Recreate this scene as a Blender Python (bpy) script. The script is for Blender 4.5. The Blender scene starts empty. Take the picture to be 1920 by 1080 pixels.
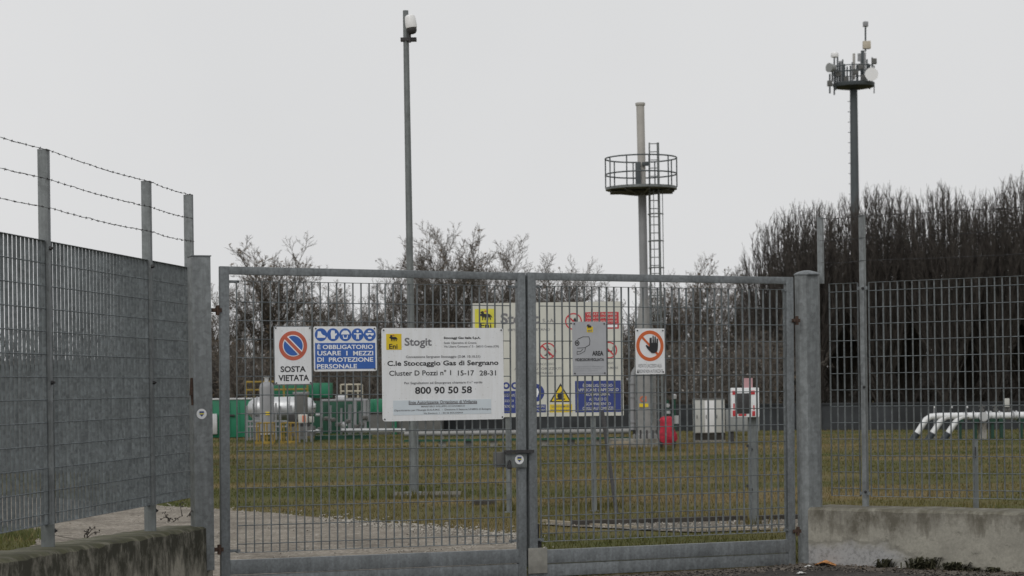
import bpy, bmesh, math, random
import numpy as np
from mathutils import Vector, noise as mnoise

SC = bpy.context.scene
COL = SC.collection
rad = math.radians

# ------------------------------------------------------------------ camera, world, sun, exposure
EYE = 1.46
FPX = 3800.0                      # focal length in pixels of a 1920-wide frame
HORX, HORY, ROLL = 960.0, 725.0, 0.0135
cam_d = bpy.data.cameras.new('camera')
cam = bpy.data.objects.new('camera', cam_d)
COL.objects.link(cam)
cam_d.sensor_width = 36.0
cam_d.lens = FPX / 1920.0 * 36.0
cam_d.shift_y = (HORY - 540.0) / 1920.0
cam_d.clip_start, cam_d.clip_end = 0.1, 8000.0
from mathutils import Matrix
cam.matrix_world = Matrix.Translation((0, 0, EYE)) @ Matrix.Rotation(rad(90), 4, 'X') @ Matrix.Rotation(-ROLL, 4, 'Z')
cam_d.dof.use_dof = True
cam_d.dof.focus_distance = 15.5
cam_d.dof.aperture_fstop = 5.6
SC.camera = cam

SUN_EL, SUN_AZ = rad(42), rad(200)          # behind the camera, a little to the left
world = bpy.data.worlds.new('World')
SC.world = world
world.use_nodes = True
wn = world.node_tree
wn.nodes.clear()
w_out = wn.nodes.new('ShaderNodeOutputWorld')
w_bg = wn.nodes.new('ShaderNodeBackground')
w_sky = wn.nodes.new('ShaderNodeTexSky')
w_sky.sky_type = 'NISHITA'
w_sky.sun_disc = False
w_sky.sun_elevation = SUN_EL
w_sky.sun_rotation = SUN_AZ
w_sky.dust_density = 4.0
w_hs = wn.nodes.new('ShaderNodeHueSaturation')
w_hs.inputs['Saturation'].default_value = 0.12
w_mix = wn.nodes.new('ShaderNodeMix')
w_mix.data_type = 'RGBA'
w_mix.inputs[0].default_value = 0.93          # overcast: an even cloud deck over the clear sky
w_tc = wn.nodes.new('ShaderNodeTexCoord')
w_no = wn.nodes.new('ShaderNodeTexNoise'); w_no.inputs['Scale'].default_value = 3.0; w_no.inputs['Detail'].default_value = 5
w_rp = wn.nodes.new('ShaderNodeValToRGB')
w_rp.color_ramp.elements[0].position = 0.35; w_rp.color_ramp.elements[0].color = (0.712, 0.717, 0.724, 1)
w_rp.color_ramp.elements[1].position = 0.65; w_rp.color_ramp.elements[1].color = (0.750, 0.753, 0.759, 1)
w_sc = wn.nodes.new('ShaderNodeVectorMath'); w_sc.operation = 'SCALE'; w_sc.inputs['Scale'].default_value = 10.0
wn.links.new(w_tc.outputs['Generated'], w_no.inputs['Vector']); wn.links.new(w_no.outputs['Fac'], w_rp.inputs[0])
wn.links.new(w_rp.outputs[0], w_sc.inputs[0]); wn.links.new(w_sc.outputs[0], w_mix.inputs[7])
wn.links.new(w_sky.outputs[0], w_hs.inputs['Color'])
wn.links.new(w_hs.outputs[0], w_mix.inputs[6])
wn.links.new(w_mix.outputs[2], w_bg.inputs['Color'])
w_bg.inputs['Strength'].default_value = 0.1
wn.links.new(w_bg.outputs[0], w_out.inputs[0])

sun_d = bpy.data.lights.new('sun', 'SUN')
sun_d.energy = 1.0
sun_d.angle = rad(35)
sun_d.color = (1.0, 0.975, 0.94)
sun = bpy.data.objects.new('sun', sun_d)
COL.objects.link(sun)
sd = Vector((math.sin(SUN_AZ) * math.cos(SUN_EL), math.cos(SUN_AZ) * math.cos(SUN_EL), math.sin(SUN_EL)))
sun.rotation_euler = sd.to_track_quat('Z', 'Y').to_euler()
sun.location = (0, -20, 30)
SC.view_settings.view_transform = 'Standard'
SC.view_settings.look = 'None'
SC.view_settings.exposure = 0.0
SC.view_settings.gamma = 1.0
SC.cycles.max_bounces = 6
SC.cycles.transparent_max_bounces = 8

# ------------------------------------------------------------------ helpers: survey of the place
cR, sR = math.cos(ROLL), math.sin(ROLL)
def uv(x, y):
    dx, dy = x - HORX, y - HORY
    return dx * cR - dy * sR, -dx * sR - dy * cR
def at(x, y, Y):
    u, v = uv(x, y)
    return Vector((u / FPX * Y, Y, EYE + v / FPX * Y))
def gnd(x, y, z=0.0):
    u, v = uv(x, y)
    return at(x, y, (z - EYE) * FPX / v)
class Frame:
    """a vertical plane through two ground points: s along it, z up, y behind it"""
    def __init__(k, a, b):
        k.a = Vector((a[0], a[1])); d = Vector((b[0], b[1])) - k.a
        k.L = d.length; k.e = d / k.L; k.n = Vector((-k.e.y, k.e.x)); k.rot = math.atan2(k.e.y, k.e.x)
    def loc(k, x, y, off=0.0):
        u, v = uv(x, y); u /= FPX; v /= FPX
        o = k.a + k.n * off
        t = (o.x * k.e.y - o.y * k.e.x) / (u * k.e.y - k.e.x)
        return (t * u - o.x) * k.e.x + (t - o.y) * k.e.y, EYE + t * v
    def world(k, s, y=0.0, z=0.0):
        p = k.a + k.e * s + k.n * y
        return Vector((p.x, p.y, z))

# ------------------------------------------------------------------ materials
MATS = {}
def newmat(name):
    m = bpy.data.materials.new(name); m.use_nodes = True
    b = m.node_tree.nodes['Principled BSDF']
    MATS[name] = m
    return m, m.node_tree, b
def nd(t, typ, **kw):
    n = t.nodes.new(typ)
    for k, v in kw.items():
        setattr(n, k, v)
    return n
def coords(t, scale=(1, 1, 1), src='Object'):
    tc = nd(t, 'ShaderNodeTexCoord'); mp = nd(t, 'ShaderNodeMapping')
    mp.inputs['Scale'].default_value = scale
    t.links.new(tc.outputs[src], mp.inputs['Vector'])
    return mp.outputs[0]
def noise(t, vec, scale, detail=4, rough=0.6):
    n = nd(t, 'ShaderNodeTexNoise')
    n.inputs['Scale'].default_value = scale; n.inputs['Detail'].default_value = detail
    n.inputs['Roughness'].default_value = rough
    t.links.new(vec, n.inputs['Vector'])
    return n.outputs['Fac']
def ramp(t, fac, stops):
    r = nd(t, 'ShaderNodeValToRGB')
    el = r.color_ramp.elements
    while len(el) < len(stops): el.new(0.5)
    for e, (p, c) in zip(el, stops):
        e.position = p; e.color = (c[0], c[1], c[2], 1) if not isinstance(c, (int, float)) else (c, c, c, 1)
    t.links.new(fac, r.inputs[0])
    return r.outputs[0]
def mix(t, fac, a, b, mode='MIX'):
    m = nd(t, 'ShaderNodeMix', data_type='RGBA', blend_type=mode)
    for sock, v in ((m.inputs[0], fac), (m.inputs[6], a), (m.inputs[7], b)):
        if isinstance(v, (int, float)): sock.default_value = v
        elif isinstance(v, tuple): sock.default_value = (*v, 1)
        else: t.links.new(v, sock)
    return m.outputs[2]
def bump(t, b, h, strength, dist=0.01):
    n = nd(t, 'ShaderNodeBump'); n.inputs['Strength'].default_value = strength
    n.inputs['Distance'].default_value = dist
    t.links.new(h, n.inputs['Height']); t.links.new(n.outputs[0], b.inputs['Normal'])

def paint(name, col, rough=0.5, var=0.12, scale=6.0, metal=0.0):
    m, t, b = newmat(name)
    f = noise(t, coords(t), scale, 5)
    lo = tuple(c * (1 - var) for c in col); hi = tuple(min(1, c * (1 + var)) for c in col)
    t.links.new(ramp(t, f, [(0.3, lo), (0.7, hi)]), b.inputs['Base Color'])
    b.inputs['Roughness'].default_value = rough; b.inputs['Metallic'].default_value = metal
    return m
def galvanised(name, base, spangle=55.0, contrast=0.35, metal=0.35):
    m, t, b = newmat(name)
    v = coords(t)
    vo = nd(t, 'ShaderNodeTexVoronoi'); vo.inputs['Scale'].default_value = spangle
    t.links.new(v, vo.inputs['Vector'])
    bw = nd(t, 'ShaderNodeRGBToBW'); t.links.new(vo.outputs['Color'], bw.inputs[0])
    lo = tuple(c * (1 - contrast) for c in base); hi = tuple(c * (1 + contrast) for c in base)
    nz = noise(t, v, spangle*0.7, 3, 0.6)
    c1 = mix(t, 0.55, ramp(t, bw.outputs[0], [(0.2, lo), (0.8, hi)]), ramp(t, nz, [(0.3, lo), (0.7, hi)]))
    f2 = noise(t, v, 5.0, 7, 0.7)
    c2 = mix(t, 1.0, c1, ramp(t, f2, [(0.3, 0.78), (0.7, 1.2)]), 'MULTIPLY')
    st = noise(t, coords(t, (14, 14, 1.2)), 1.6, 5, 0.7)                     # rain runs
    c3 = mix(t, 0.7, c2, ramp(t, st, [(0.38, 0.75), (0.6, 1.08)]), 'MULTIPLY')
    t.links.new(c3, b.inputs['Base Color'])
    b.inputs['Metallic'].default_value = metal
    t.links.new(ramp(t, f2, [(0.3, 0.42), (0.7, 0.68)]), b.inputs['Roughness'])
    return m
GALV = galvanised('galvanised_steel', (0.190, 0.206, 0.214), 60.0, 0.22)
GALVB = galvanised('galvanised_bars', (0.150, 0.168, 0.176), 46.0, 0.34, 0.25)
GALVP = galvanised('galvanised_post', (0.205, 0.22, 0.224), 34.0, 0.24, 0.3)
STEELGREY = galvanised('weathered_pole_steel', (0.17, 0.185, 0.185), 20.0, 0.15, 0.3)
STOPM = paint('dull_plate', (0.235, 0.23, 0.205), 0.8, 0.25, 14)
RUST = paint('rust', (0.060, 0.036, 0.026), 0.9, 0.5, 60)
IRON = paint('dark_iron', (0.035, 0.034, 0.035), 0.6, 0.3, 40)
BLACKP = paint('black_print', (0.018, 0.018, 0.02), 0.55, 0.1, 30)
GREYP = paint('grey_print', (0.17, 0.17, 0.18), 0.6, 0.1, 30)
PALEP = paint('pale_grey_print', (0.32, 0.33, 0.35), 0.6, 0.1, 30)
WHITES = paint('white_sign_face', (0.77, 0.79, 0.81), 0.42, 0.06, 5)
WHITEP = paint('white_print', (0.80, 0.82, 0.84), 0.5, 0.04, 20)
def weathered(name, col, streak):
    m, t, b = newmat(name)
    c = ramp(t, noise(t, coords(t), 5.0, 5), [(0.3, tuple(x*.95 for x in col)), (0.7, col)])
    c = mix(t, 1.0, c, ramp(t, noise(t, coords(t, (16, 1, 1.3)), 1.6, 7, .7), [(0.40, streak), (0.56, (1, 1, 1))]), 'MULTIPLY')
    c = mix(t, 1.0, c, ramp(t, noise(t, coords(t), 70.0, 2, .5), [(0.26, (.72, .70, .66)), (0.33, (1, 1, 1))]), 'MULTIPLY')
    t.links.new(c, b.inputs['Base Color']); b.inputs['Roughness'].default_value = .45
    return m
WHITES = weathered('weathered_white_face', (0.79, 0.805, 0.82), (.945, .94, .925))
GREYS = paint('grey_sign_face', (0.40, 0.41, 0.43), 0.42, 0.06, 9)
CREAM = paint('cream_board_face', (0.56, 0.56, 0.505), 0.5, 0.08, 3)
BLUE = paint('sign_blue', (0.035, 0.12, 0.42), 0.45, 0.08, 12)
NAVY = paint('sign_navy', (0.03, 0.05, 0.21), 0.5, 0.1, 8)
REDF = paint('faded_sign_red', (0.52, 0.12, 0.07), 0.5, 0.1, 14)
REDO = paint('orange_red_print', (0.60, 0.13, 0.035), 0.45, 0.08, 14)
REDS = paint('sign_red', (0.50, 0.04, 0.05), 0.5, 0.1, 14)
YELL = paint('logo_yellow', (0.72, 0.53, 0.02), 0.45, 0.06, 14)
YELB = paint('board_yellow', (0.62, 0.58, 0.06), 0.5, 0.1, 8)
PALEB = paint('pale_blue_panel', (0.60, 0.66, 0.70), 0.5, 0.04, 8)
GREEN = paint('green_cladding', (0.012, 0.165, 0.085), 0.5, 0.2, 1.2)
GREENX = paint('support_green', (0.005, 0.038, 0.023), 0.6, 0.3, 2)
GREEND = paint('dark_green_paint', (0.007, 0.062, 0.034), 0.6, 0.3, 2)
SILVER = paint('silver_cladding', (0.54, 0.55, 0.56), 0.40, 0.22, 3, 0.5)
VGREY = paint('vessel_grey', (0.25, 0.255, 0.265), 0.5, 0.12, 3)
DGREY = paint('dark_grey_box', (0.11, 0.11, 0.105), 0.6, 0.15, 4)
SAFY = paint('safety_yellow', (0.27, 0.185, 0.03), 0.7, 0.35, 5)
BEIGE = paint('beige_rail', (0.48, 0.43, 0.34), 0.6, 0.12, 5)
SLEEVE = paint('sleeve_blue_black', (0.030, 0.038, 0.045), 0.6, 0.2, 8)
WPIPE = paint('white_pipe', (0.70, 0.71, 0.72), 0.4, 0.12, 5)
PIPEG = paint('grey_pipe', (0.23, 0.23, 0.225), 0.45, 0.15, 5)
CABW = paint('cabinet_white', (0.50, 0.50, 0.47), 0.5, 0.06, 4)
CABM = paint('door_white', (0.80, 0.80, 0.80), 0.4, 0.03, 4)
CABG = paint('cabinet_grey', (0.26, 0.27, 0.265), 0.5, 0.08, 4)
REDC = paint('red_cover_cloth', (0.37, 0.016, 0.038), 0.75, 0.4, 14)
RUBBER = paint('rubber', (0.02, 0.02, 0.02), 0.9, 0.2, 20)
CAMW = paint('white_plastic', (0.80, 0.80, 0.80), 0.35, 0.03, 10)
STACKW = paint('stack_light_paint', (0.40, 0.385, 0.36), 0.6, 0.12, 3)
MASTC = paint('mast_bluegrey', (0.068, 0.080, 0.086), 0.6, 0.12, 1)
SHED = paint('shed_grey', (0.105, 0.112, 0.115), 0.7, 0.14, 1.5)
FENCEB = paint('boundary_grey', (0.025, 0.028, 0.031), 0.85, 0.6, 1.1)
LITO = paint('orange_wrapper_film', (0.42, 0.19, 0.06), 0.4, 0.6, 45)
LITW = paint('white_scrap', (0.6, 0.6, 0.58), 0.6, 0.15, 30)

def wood(name, a, b_):
    m, t, b = newmat(name)
    f = noise(t, coords(t), 2.5, 6, 0.7)
    t.links.new(ramp(t, f, [(0.3, a), (0.7, b_)]), b.inputs['Base Color'])
    b.inputs['Roughness'].default_value = 0.9
    return m
BARK = wood('bark', (0.042, 0.036, 0.030), (0.095, 0.082, 0.070))
TWIG = wood('twigs', (0.098, 0.086, 0.074), (0.165, 0.146, 0.128))
TWIGD = wood('dark_twigs', (0.026, 0.022, 0.019), (0.054, 0.046, 0.040))
TWIGR = wood('row_twigs', (0.044, 0.038, 0.0335), (0.084, 0.073, 0.064))
DLEAF = wood('dead_leaves', (0.075, 0.055, 0.036), (0.14, 0.105, 0.07))
SKYFLECK = wood('sky_glimpse_flecks', (0.30, 0.29, 0.26), (0.5, 0.48, 0.45))  # pale colour standing in for bright sky seen between the twigs
WEEDM = wood('weed_leaves', (0.026, 0.030, 0.015), (0.085, 0.078, 0.042))

def grass_like(name, blades):
    m, t, b = newmat(name)
    v = coords(t)
    big = noise(t, coords(t, (0.11, 0.30, 1)), 1.0, 6, 0.62)
    fine = noise(t, v, 1.7, 8, 0.75)
    c = ramp(t, big, [(0.38, (0.054, 0.068, 0.019)), (0.5, (0.096, 0.089, 0.033)), (0.61, (0.168, 0.126, 0.060))])
    c = mix(t, 0.3, c, ramp(t, fine, [(0.34, (0.048, 0.062, 0.016)), (0.5, (0.1, 0.086, 0.034)), (0.68, (0.165, 0.125, 0.062))]))
    if not blades:
        gr = noise(t, v, 30.0, 3, 0.7)
        c = mix(t, 1.0, c, ramp(t, gr, [(0.3, 0.6), (0.7, 1.3)]), 'MULTIPLY')
    else:
        g = nd(t, 'ShaderNodeNewGeometry')
        c = mix(t, 1.0, c, ramp(t, g.outputs['Random Per Island'], [(0.0, 0.7), (1.0, 1.65)]), 'MULTIPLY')
    t.links.new(c, b.inputs['Base Color'])
    b.inputs['Roughness'].default_value = 0.95
    b.inputs['Specular IOR Level'].default_value = 0.1
    return m
GROUNDM = grass_like('turf_soil', False)
GRASSM = grass_like('grass_blades', True)
m_, t_, b_ = newmat('fresh_grass')
g_ = nd(t_, 'ShaderNodeNewGeometry')
t_.links.new(ramp(t_, g_.outputs['Random Per Island'], [(0, (0.060, 0.078, 0.020)), (0.6, (0.100, 0.115, 0.034)), (1, (0.19, 0.165, 0.075))]), b_.inputs['Base Color'])
b_.inputs['Roughness'].default_value = 0.9
FRESH = m_

def gravelm(name, a, b2, c2):
    m, t, b = newmat(name)
    v = coords(t)
    vo = nd(t, 'ShaderNodeTexVoronoi'); vo.inputs['Scale'].default_value = 34.0
    t.links.new(v, vo.inputs['Vector'])
    bw = nd(t, 'ShaderNodeRGBToBW'); t.links.new(vo.outputs['Color'], bw.inputs[0])
    c = ramp(t, bw.outputs[0], [(0.15, a), (0.5, b2), (0.9, c2)])
    big = noise(t, coords(t, (0.9, 1.5, 1)), 1.2, 8, 0.72)
    c = mix(t, 1.0, c, ramp(t, big, [(0.36, (0.58, 0.56, 0.54)), (0.5, (0.95, 0.95, 0.95)), (0.64, (1.24, 1.24, 1.26))]), 'MULTIPLY')
    t.links.new(c, b.inputs['Base Color'])
    b.inputs['Roughness'].default_value = 0.95
    bump(t, b, vo.outputs['Distance'], 0.3, 0.01)
    return m
GRAVEL = gravelm('pale_gravel', (0.130, 0.110, 0.085), (0.195, 0.170, 0.135), (0.275, 0.25, 0.212))
GRAVELB = gravelm('brown_gravel', (0.075, 0.062, 0.046), (0.125, 0.108, 0.082), (0.20, 0.18, 0.15))
SOILM = gravelm('dark_gritty_asphalt', (0.022, 0.019, 0.017), (0.036, 0.031, 0.027), (0.07, 0.060, 0.052))
STONE = wood('loose_stone', (0.20, 0.178, 0.145), (0.42, 0.40, 0.36))
STONED = wood('loose_grit', (0.035, 0.03, 0.025), (0.16, 0.14, 0.12))

def concrete(name, base, stain, amount, moss, topz, patch=None):
    m, t, b = newmat(name)
    v = coords(t)
    f = noise(t, v, 3.2, 8, 0.68)
    c = ramp(t, f, [(0.28, tuple(x * 0.72 for x in base)), (0.72, tuple(x * 1.18 for x in base))])
    fine = noise(t, v, 55.0, 3, 0.7)
    c = mix(t, 1.0, c, ramp(t, fine, [(0.3, 0.84), (0.7, 1.12)]), 'MULTIPLY')
    # streaks running down from the coping: wide along the wall, long in z
    sepv = nd(t, 'ShaderNodeSeparateXYZ'); t.links.new(v, sepv.inputs[0])
    streak = noise(t, coords(t, (4.2, 0.4, 0.9)), 1.0, 9, 0.70)
    h = nd(t, 'ShaderNodeMapRange'); t.links.new(sepv.outputs['Z'], h.inputs[0])
    h.inputs[1].default_value = topz - 0.5; h.inputs[2].default_value = topz
    h.inputs[3].default_value = -0.22 + amount; h.inputs[4].default_value = 0.26 + amount
    add = nd(t, 'ShaderNodeMath', operation='ADD'); t.links.new(streak, add.inputs[0]); t.links.new(h.outputs[0], add.inputs[1])
    sm = ramp(t, add.outputs[0], [(0.49, 0.0), (0.53, 0.55), (0.64, 1.0)])
    sbw = nd(t, 'ShaderNodeRGBToBW'); t.links.new(sm, sbw.inputs[0])
    brk = nd(t, 'ShaderNodeMath', operation='MULTIPLY'); t.links.new(sbw.outputs[0], brk.inputs[0])
    t.links.new(ramp(t, noise(t, coords(t, (4, 1, 2.6)), 2.2, 9, 0.72), [(0.36, 0.15), (0.54, 1.0)]), brk.inputs[1])
    c = mix(t, brk.outputs[0], c, stain)
    mold = noise(t, coords(t, (5, 5, 9)), 2.0, 9, 0.8)
    c = mix(t, ramp(t, mold, [(0.56, 0.0), (0.70, 0.75)]), c, tuple(x*0.6 for x in stain))
    if patch:
        pn = noise(t, coords(t, (1.6, 1, 2.6)), 1.6, 9, 0.66)
        zlow = nd(t, 'ShaderNodeMapRange'); t.links.new(sepv.outputs['Z'], zlow.inputs[0])
        zlow.inputs[1].default_value = 0.1; zlow.inputs[2].default_value = 0.27
        zlow.inputs[3].default_value = 0.32; zlow.inputs[4].default_value = -0.22
        xl = nd(t, 'ShaderNodeMapRange'); t.links.new(sepv.outputs['X'], xl.inputs[0])
        xl.inputs[1].default_value = 0.62; xl.inputs[2].default_value = 0.98
        xl.inputs[3].default_value = 0.0; xl.inputs[4].default_value = -0.5
        a2 = nd(t, 'ShaderNodeMath', operation='ADD'); t.links.new(pn, a2.inputs[0]); t.links.new(zlow.outputs[0], a2.inputs[1])
        a3 = nd(t, 'ShaderNodeMath', operation='ADD'); t.links.new(a2.outputs[0], a3.inputs[0]); t.links.new(xl.outputs[0], a3.inputs[1])
        pm = ramp(t, a3.outputs[0], [(0.50, 0.0), (0.60, 0.45), (0.80, 0.85)])
        pb = nd(t, 'ShaderNodeRGBToBW'); t.links.new(pm, pb.inputs[0])
        rim = ramp(t, a3.outputs[0], [(0.42, 0.0), (0.50, 0.55), (0.58, 0.0)])
        rb = nd(t, 'ShaderNodeRGBToBW'); t.links.new(rim, rb.inputs[0])
        c = mix(t, rb.outputs[0], c, tuple(x * 0.45 for x in base))
        pf = noise(t, v, 26.0, 6, 0.75)
        c = mix(t, pb.outputs[0], c, ramp(t, pf, [(0.36, tuple(x*0.55 for x in patch)), (0.5, patch), (0.7, tuple(x*1.15 for x in patch))]))
    # moss lying on the upward faces
    g = nd(t, 'ShaderNodeNewGeometry'); sn = nd(t, 'ShaderNodeSeparateXYZ'); t.links.new(g.outputs['Normal'], sn.inputs[0])
    mo = noise(t, v, 7.0, 6, 0.7)
    mm = nd(t, 'ShaderNodeMath', operation='MULTIPLY'); t.links.new(sn.outputs['Z'], mm.inputs[0])
    t.links.new(ramp(t, mo, [(0.34, 0.05), (0.46, moss*.45), (0.62, moss*.9)]), mm.inputs[1]); mm.use_clamp = True
    c = mix(t, mm.outputs[0], c, (0.075, 0.075, 0.032))
    t.links.new(c, b.inputs['Base Color'])
    b.inputs['Roughness'].default_value = 0.92
    bump(t, b, f, 0.35, 0.01)
    return m
CONC_L = concrete('mossy_stained_concrete', (0.32, 0.30, 0.245), (0.042, 0.040, 0.026), 0.02, 0.9, 0.50)
CONC_R = concrete('pale_streaked_concrete', (0.315, 0.302, 0.258), (0.12, 0.11, 0.086), -0.09, 0.25, 0.46, (0.34, 0.34, 0.345))
CONC = concrete('plain_concrete', (0.27, 0.26, 0.235), (0.09, 0.085, 0.07), -0.1, 0.3, 0.3)
SLABM = paint('dirty_slab', (0.10, 0.092, 0.07), 0.95, 0.35, 4)
KERBD = paint('dark_edging', (0.045, 0.04, 0.034), 0.95, 0.4, 3)
KERBL = paint('pale_edging', (0.26, 0.225, 0.165), 0.95, 0.25, 3)

# ------------------------------------------------------------------ mesh builder
class MB:
    def __init__(k): k.v, k.f, k.st = [], [], []
    def add(k, vs, fs):
        o = len(k.v); k.st.append((o, len(k.f))); k.v += [tuple(p) for p in vs]; k.f += [tuple(i + o for i in f) for f in fs]; return k
    def box(k, x0, x1, y0, y1, z0, z1):
        return k.add([(x0,y0,z0),(x1,y0,z0),(x1,y1,z0),(x0,y1,z0),(x0,y0,z1),(x1,y0,z1),(x1,y1,z1),(x0,y1,z1)],
                     [(0,3,2,1),(4,5,6,7),(0,1,5,4),(1,2,6,5),(2,3,7,6),(3,0,4,7)])
    def bbox(k, x0, x1, y0, y1, z0, z1, b):
        """box with all edges chamfered by b"""
        m = bmesh.new(); bmesh.ops.create_cube(m, size=1)
        for v in m.verts:
            v.co = Vector(((x0+x1)/2 + v.co.x*(x1-x0), (y0+y1)/2 + v.co.y*(y1-y0), (z0+z1)/2 + v.co.z*(z1-z0)))
        bmesh.ops.bevel(m, geom=list(m.edges), offset=b, segments=2, affect='EDGES', profile=0.6)
        m.verts.ensure_lookup_table(); m.verts.index_update()
        k.add([v.co[:] for v in m.verts], [[v.index for v in f.verts] for f in m.faces]); m.free(); return k
    def bar(k, p0, p1, r0, r1=None, n=8, cap=True):
        r1 = r0 if r1 is None else r1
        p0, p1 = Vector(p0), Vector(p1); d = (p1 - p0)
        if d.length < 1e-6: return k
        d.normalize(); a = d.orthogonal().normalized() if abs(d.z) < 0.99 else Vector((1, 0, 0)); b = d.cross(a)
        vs = []
        for p, r in ((p0, r0), (p1, r1)):
            for i in range(n):
                q = 2 * math.pi * (i + 0.5) / n; vs.append(p + (a * math.cos(q) + b * math.sin(q)) * r)
        fs = [(i, (i+1) % n, n + (i+1) % n, n + i) for i in range(n)]
        if cap: fs += [tuple(range(n))[::-1], tuple(range(n, 2*n))]
        return k.add(vs, fs)
    def tube(k, pts, r, n=8):
        pts = [Vector(p) for p in pts]; rings = []
        for i, p in enumerate(pts):
            d = (pts[min(i+1, len(pts)-1)] - pts[max(i-1, 0)]).normalized()
            a = d.cross(Vector((0.13, 1, 0.07))).normalized(); b = d.cross(a)
            rr = r[i] if isinstance(r, (list, tuple)) else r
            rings.append([p + (a * math.cos(2*math.pi*j/n) + b * math.sin(2*math.pi*j/n)) * rr for j in range(n)])
        fs = []
        for i in range(len(pts) - 1):
            for j in range(n):
                fs.append((i*n+j, i*n+(j+1) % n, (i+1)*n+(j+1) % n, (i+1)*n+j))
        fs += [tuple(range(n))[::-1], tuple(range((len(pts)-1)*n, len(pts)*n))]
        return k.add([q for g in rings for q in g], fs)
    def lathe(k, prof, c=(0, 0, 0), n=20):
        vs, fs = [], []
        for r, z in prof:
            for j in range(n):
                q = 2*math.pi*(j+0.5)/n; vs.append((c[0]+r*math.cos(q), c[1]+r*math.sin(q), c[2]+z))
        for i in range(len(prof)-1):
            for j in range(n): fs.append((i*n+j, i*n+(j+1) % n, (i+1)*n+(j+1) % n, (i+1)*n+j))
        fs += [tuple(range(n))[::-1], tuple(range((len(prof)-1)*n, len(prof)*n))]
        return k.add(vs, fs)
    def hlathe(k, prof, p0, n=20):
        """revolved about the x axis through p0; prof = (r, x)"""
        m = MB().lathe(prof, n=n)
        return k.add([(p0[0]+z, p0[1]+x, p0[2]+y) for x, y, z in m.v], m.f)
    def poly(k, pts, y0, y1):
        """outline in x,z extruded from y0 (front) to y1"""
        n = len(pts)
        vs = [(p[0], y0, p[1]) for p in pts] + [(p[0], y1, p[1]) for p in pts]
        return k.add(vs, [tuple(range(n)), tuple(range(n, 2*n))[::-1]] + [(i, n+i, n+(i+1) % n, (i+1) % n) for i in range(n)])
    def disc(k, cx, cz, rx, rz, y0, y1, n=32, a0=0.0):
        return k.poly([(cx + rx*math.cos(a0+2*math.pi*i/n), cz + rz*math.sin(a0+2*math.pi*i/n)) for i in range(n)], y0, y1)
    def ring(k, cx, cz, rx, rz, tx, tz, y0, y1, n=36):
        vs, fs = [], []
        for i in range(n):
            q = 2*math.pi*i/n; c, s = math.cos(q), math.sin(q)
            vs += [(cx+rx*c, y0, cz+rz*s), (cx+(rx-tx)*c, y0, cz+(rz-tz)*s), (cx+rx*c, y1, cz+rz*s), (cx+(rx-tx)*c, y1, cz+(rz-tz)*s)]
        for i in range(n):
            a, b = 4*i, 4*((i+1) % n)
            fs += [(a, a+1, b+1, b), (a+2, b+2, b+3, a+3), (a, b, b+2, a+2), (a+1, a+3, b+3, b+1)]
        return k.add(vs, fs)
    def stroke(k, p, q, w, y0, y1):
        p, q = Vector(p), Vector(q); d = (q - p).normalized(); n = Vector((-d.y, d.x)) * w / 2
        return k.poly([p - n, q - n, q + n, p + n], y0, y1)
    def build_each(k, name, mat, parent=None, per=1):
        """every added piece (or run of `per` pieces) becomes an object of its own"""
        for i in range(0, len(k.st), per):
            v0, f0 = k.st[i]; v1, f1 = k.st[i + per] if i + per < len(k.st) else (len(k.v), len(k.f))
            m = MB(); m.add(k.v[v0:v1], [tuple(q - v0 for q in f) for f in k.f[f0:f1]]); m.build(name, mat, parent)
    def build(k, name, mat, parent=None, fix=True, smooth=True):
        me = bpy.data.meshes.new(name); me.from_pydata(k.v, [], k.f)
        if fix:
            b = bmesh.new(); b.from_mesh(me); bmesh.ops.recalc_face_normals(b, faces=b.faces); b.to_mesh(me); b.free()
        if smooth:
            me.shade_smooth(); me.set_sharp_from_angle(angle=rad(35))
        me.materials.append(mat)
        o = bpy.data.objects.new(name, me); COL.objects.link(o)
        if parent: o.parent = parent
        return o
def tag(o, label=None, cat=None, group=None, kind=None):
    if label: o['label'] = label
    if cat: o['category'] = cat
    if group: o['group'] = group
    if kind: o['kind'] = kind
    return o
def thing(name, label, cat, loc=(0, 0, 0), rz=0.0, group=None):
    o = bpy.data.objects.new(name, None); COL.objects.link(o)
    o.location = loc; o.rotation_euler = (0, 0, rz); o.empty_display_size = 0.2
    return tag(o, label, cat, group)
def struct(o): o['kind'] = 'structure'; return o

TXT = bpy.data.scenes.new('lettering_workbench')
def text_mesh(cu):
    ob = bpy.data.objects.new('t', cu); TXT.collection.objects.link(ob)
    vl = TXT.view_layers[0]; vl.update()
    me = bpy.data.meshes.new_from_object(ob.evaluated_get(vl.depsgraph))
    bpy.data.objects.remove(ob); return me
def text_into(mb, body, x0, x1, zb, zt, y, bold=0.0):
    """letters fitted to a box: x0..x1 wide, baseline zb, capital top zt"""
    cu = bpy.data.curves.new('t', 'FONT'); cu.body = body; cu.size = 1.0; cu.offset = bold; cu.resolution_u = 3
    me = text_mesh(cu)
    xs = [v.co.x for v in me.vertices]
    if xs:
        a, b = min(xs), max(xs); sx = (x1 - x0) / (b - a); sz = (zt - zb) / CAPH
        mb.add([(x0 + (v.co.x - a) * sx, y, zb + v.co.y * sz) for v in me.vertices], [tuple(p.vertices) for p in me.polygons])
    bpy.data.curves.remove(cu); bpy.data.meshes.remove(me)
def _caph():
    cu = bpy.data.curves.new('t', 'FONT'); cu.body = 'H'
    me = text_mesh(cu)
    h = max(v.co.y for v in me.vertices)
    bpy.data.curves.remove(cu); bpy.data.meshes.remove(me); return h
CAPH = _caph()

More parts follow.
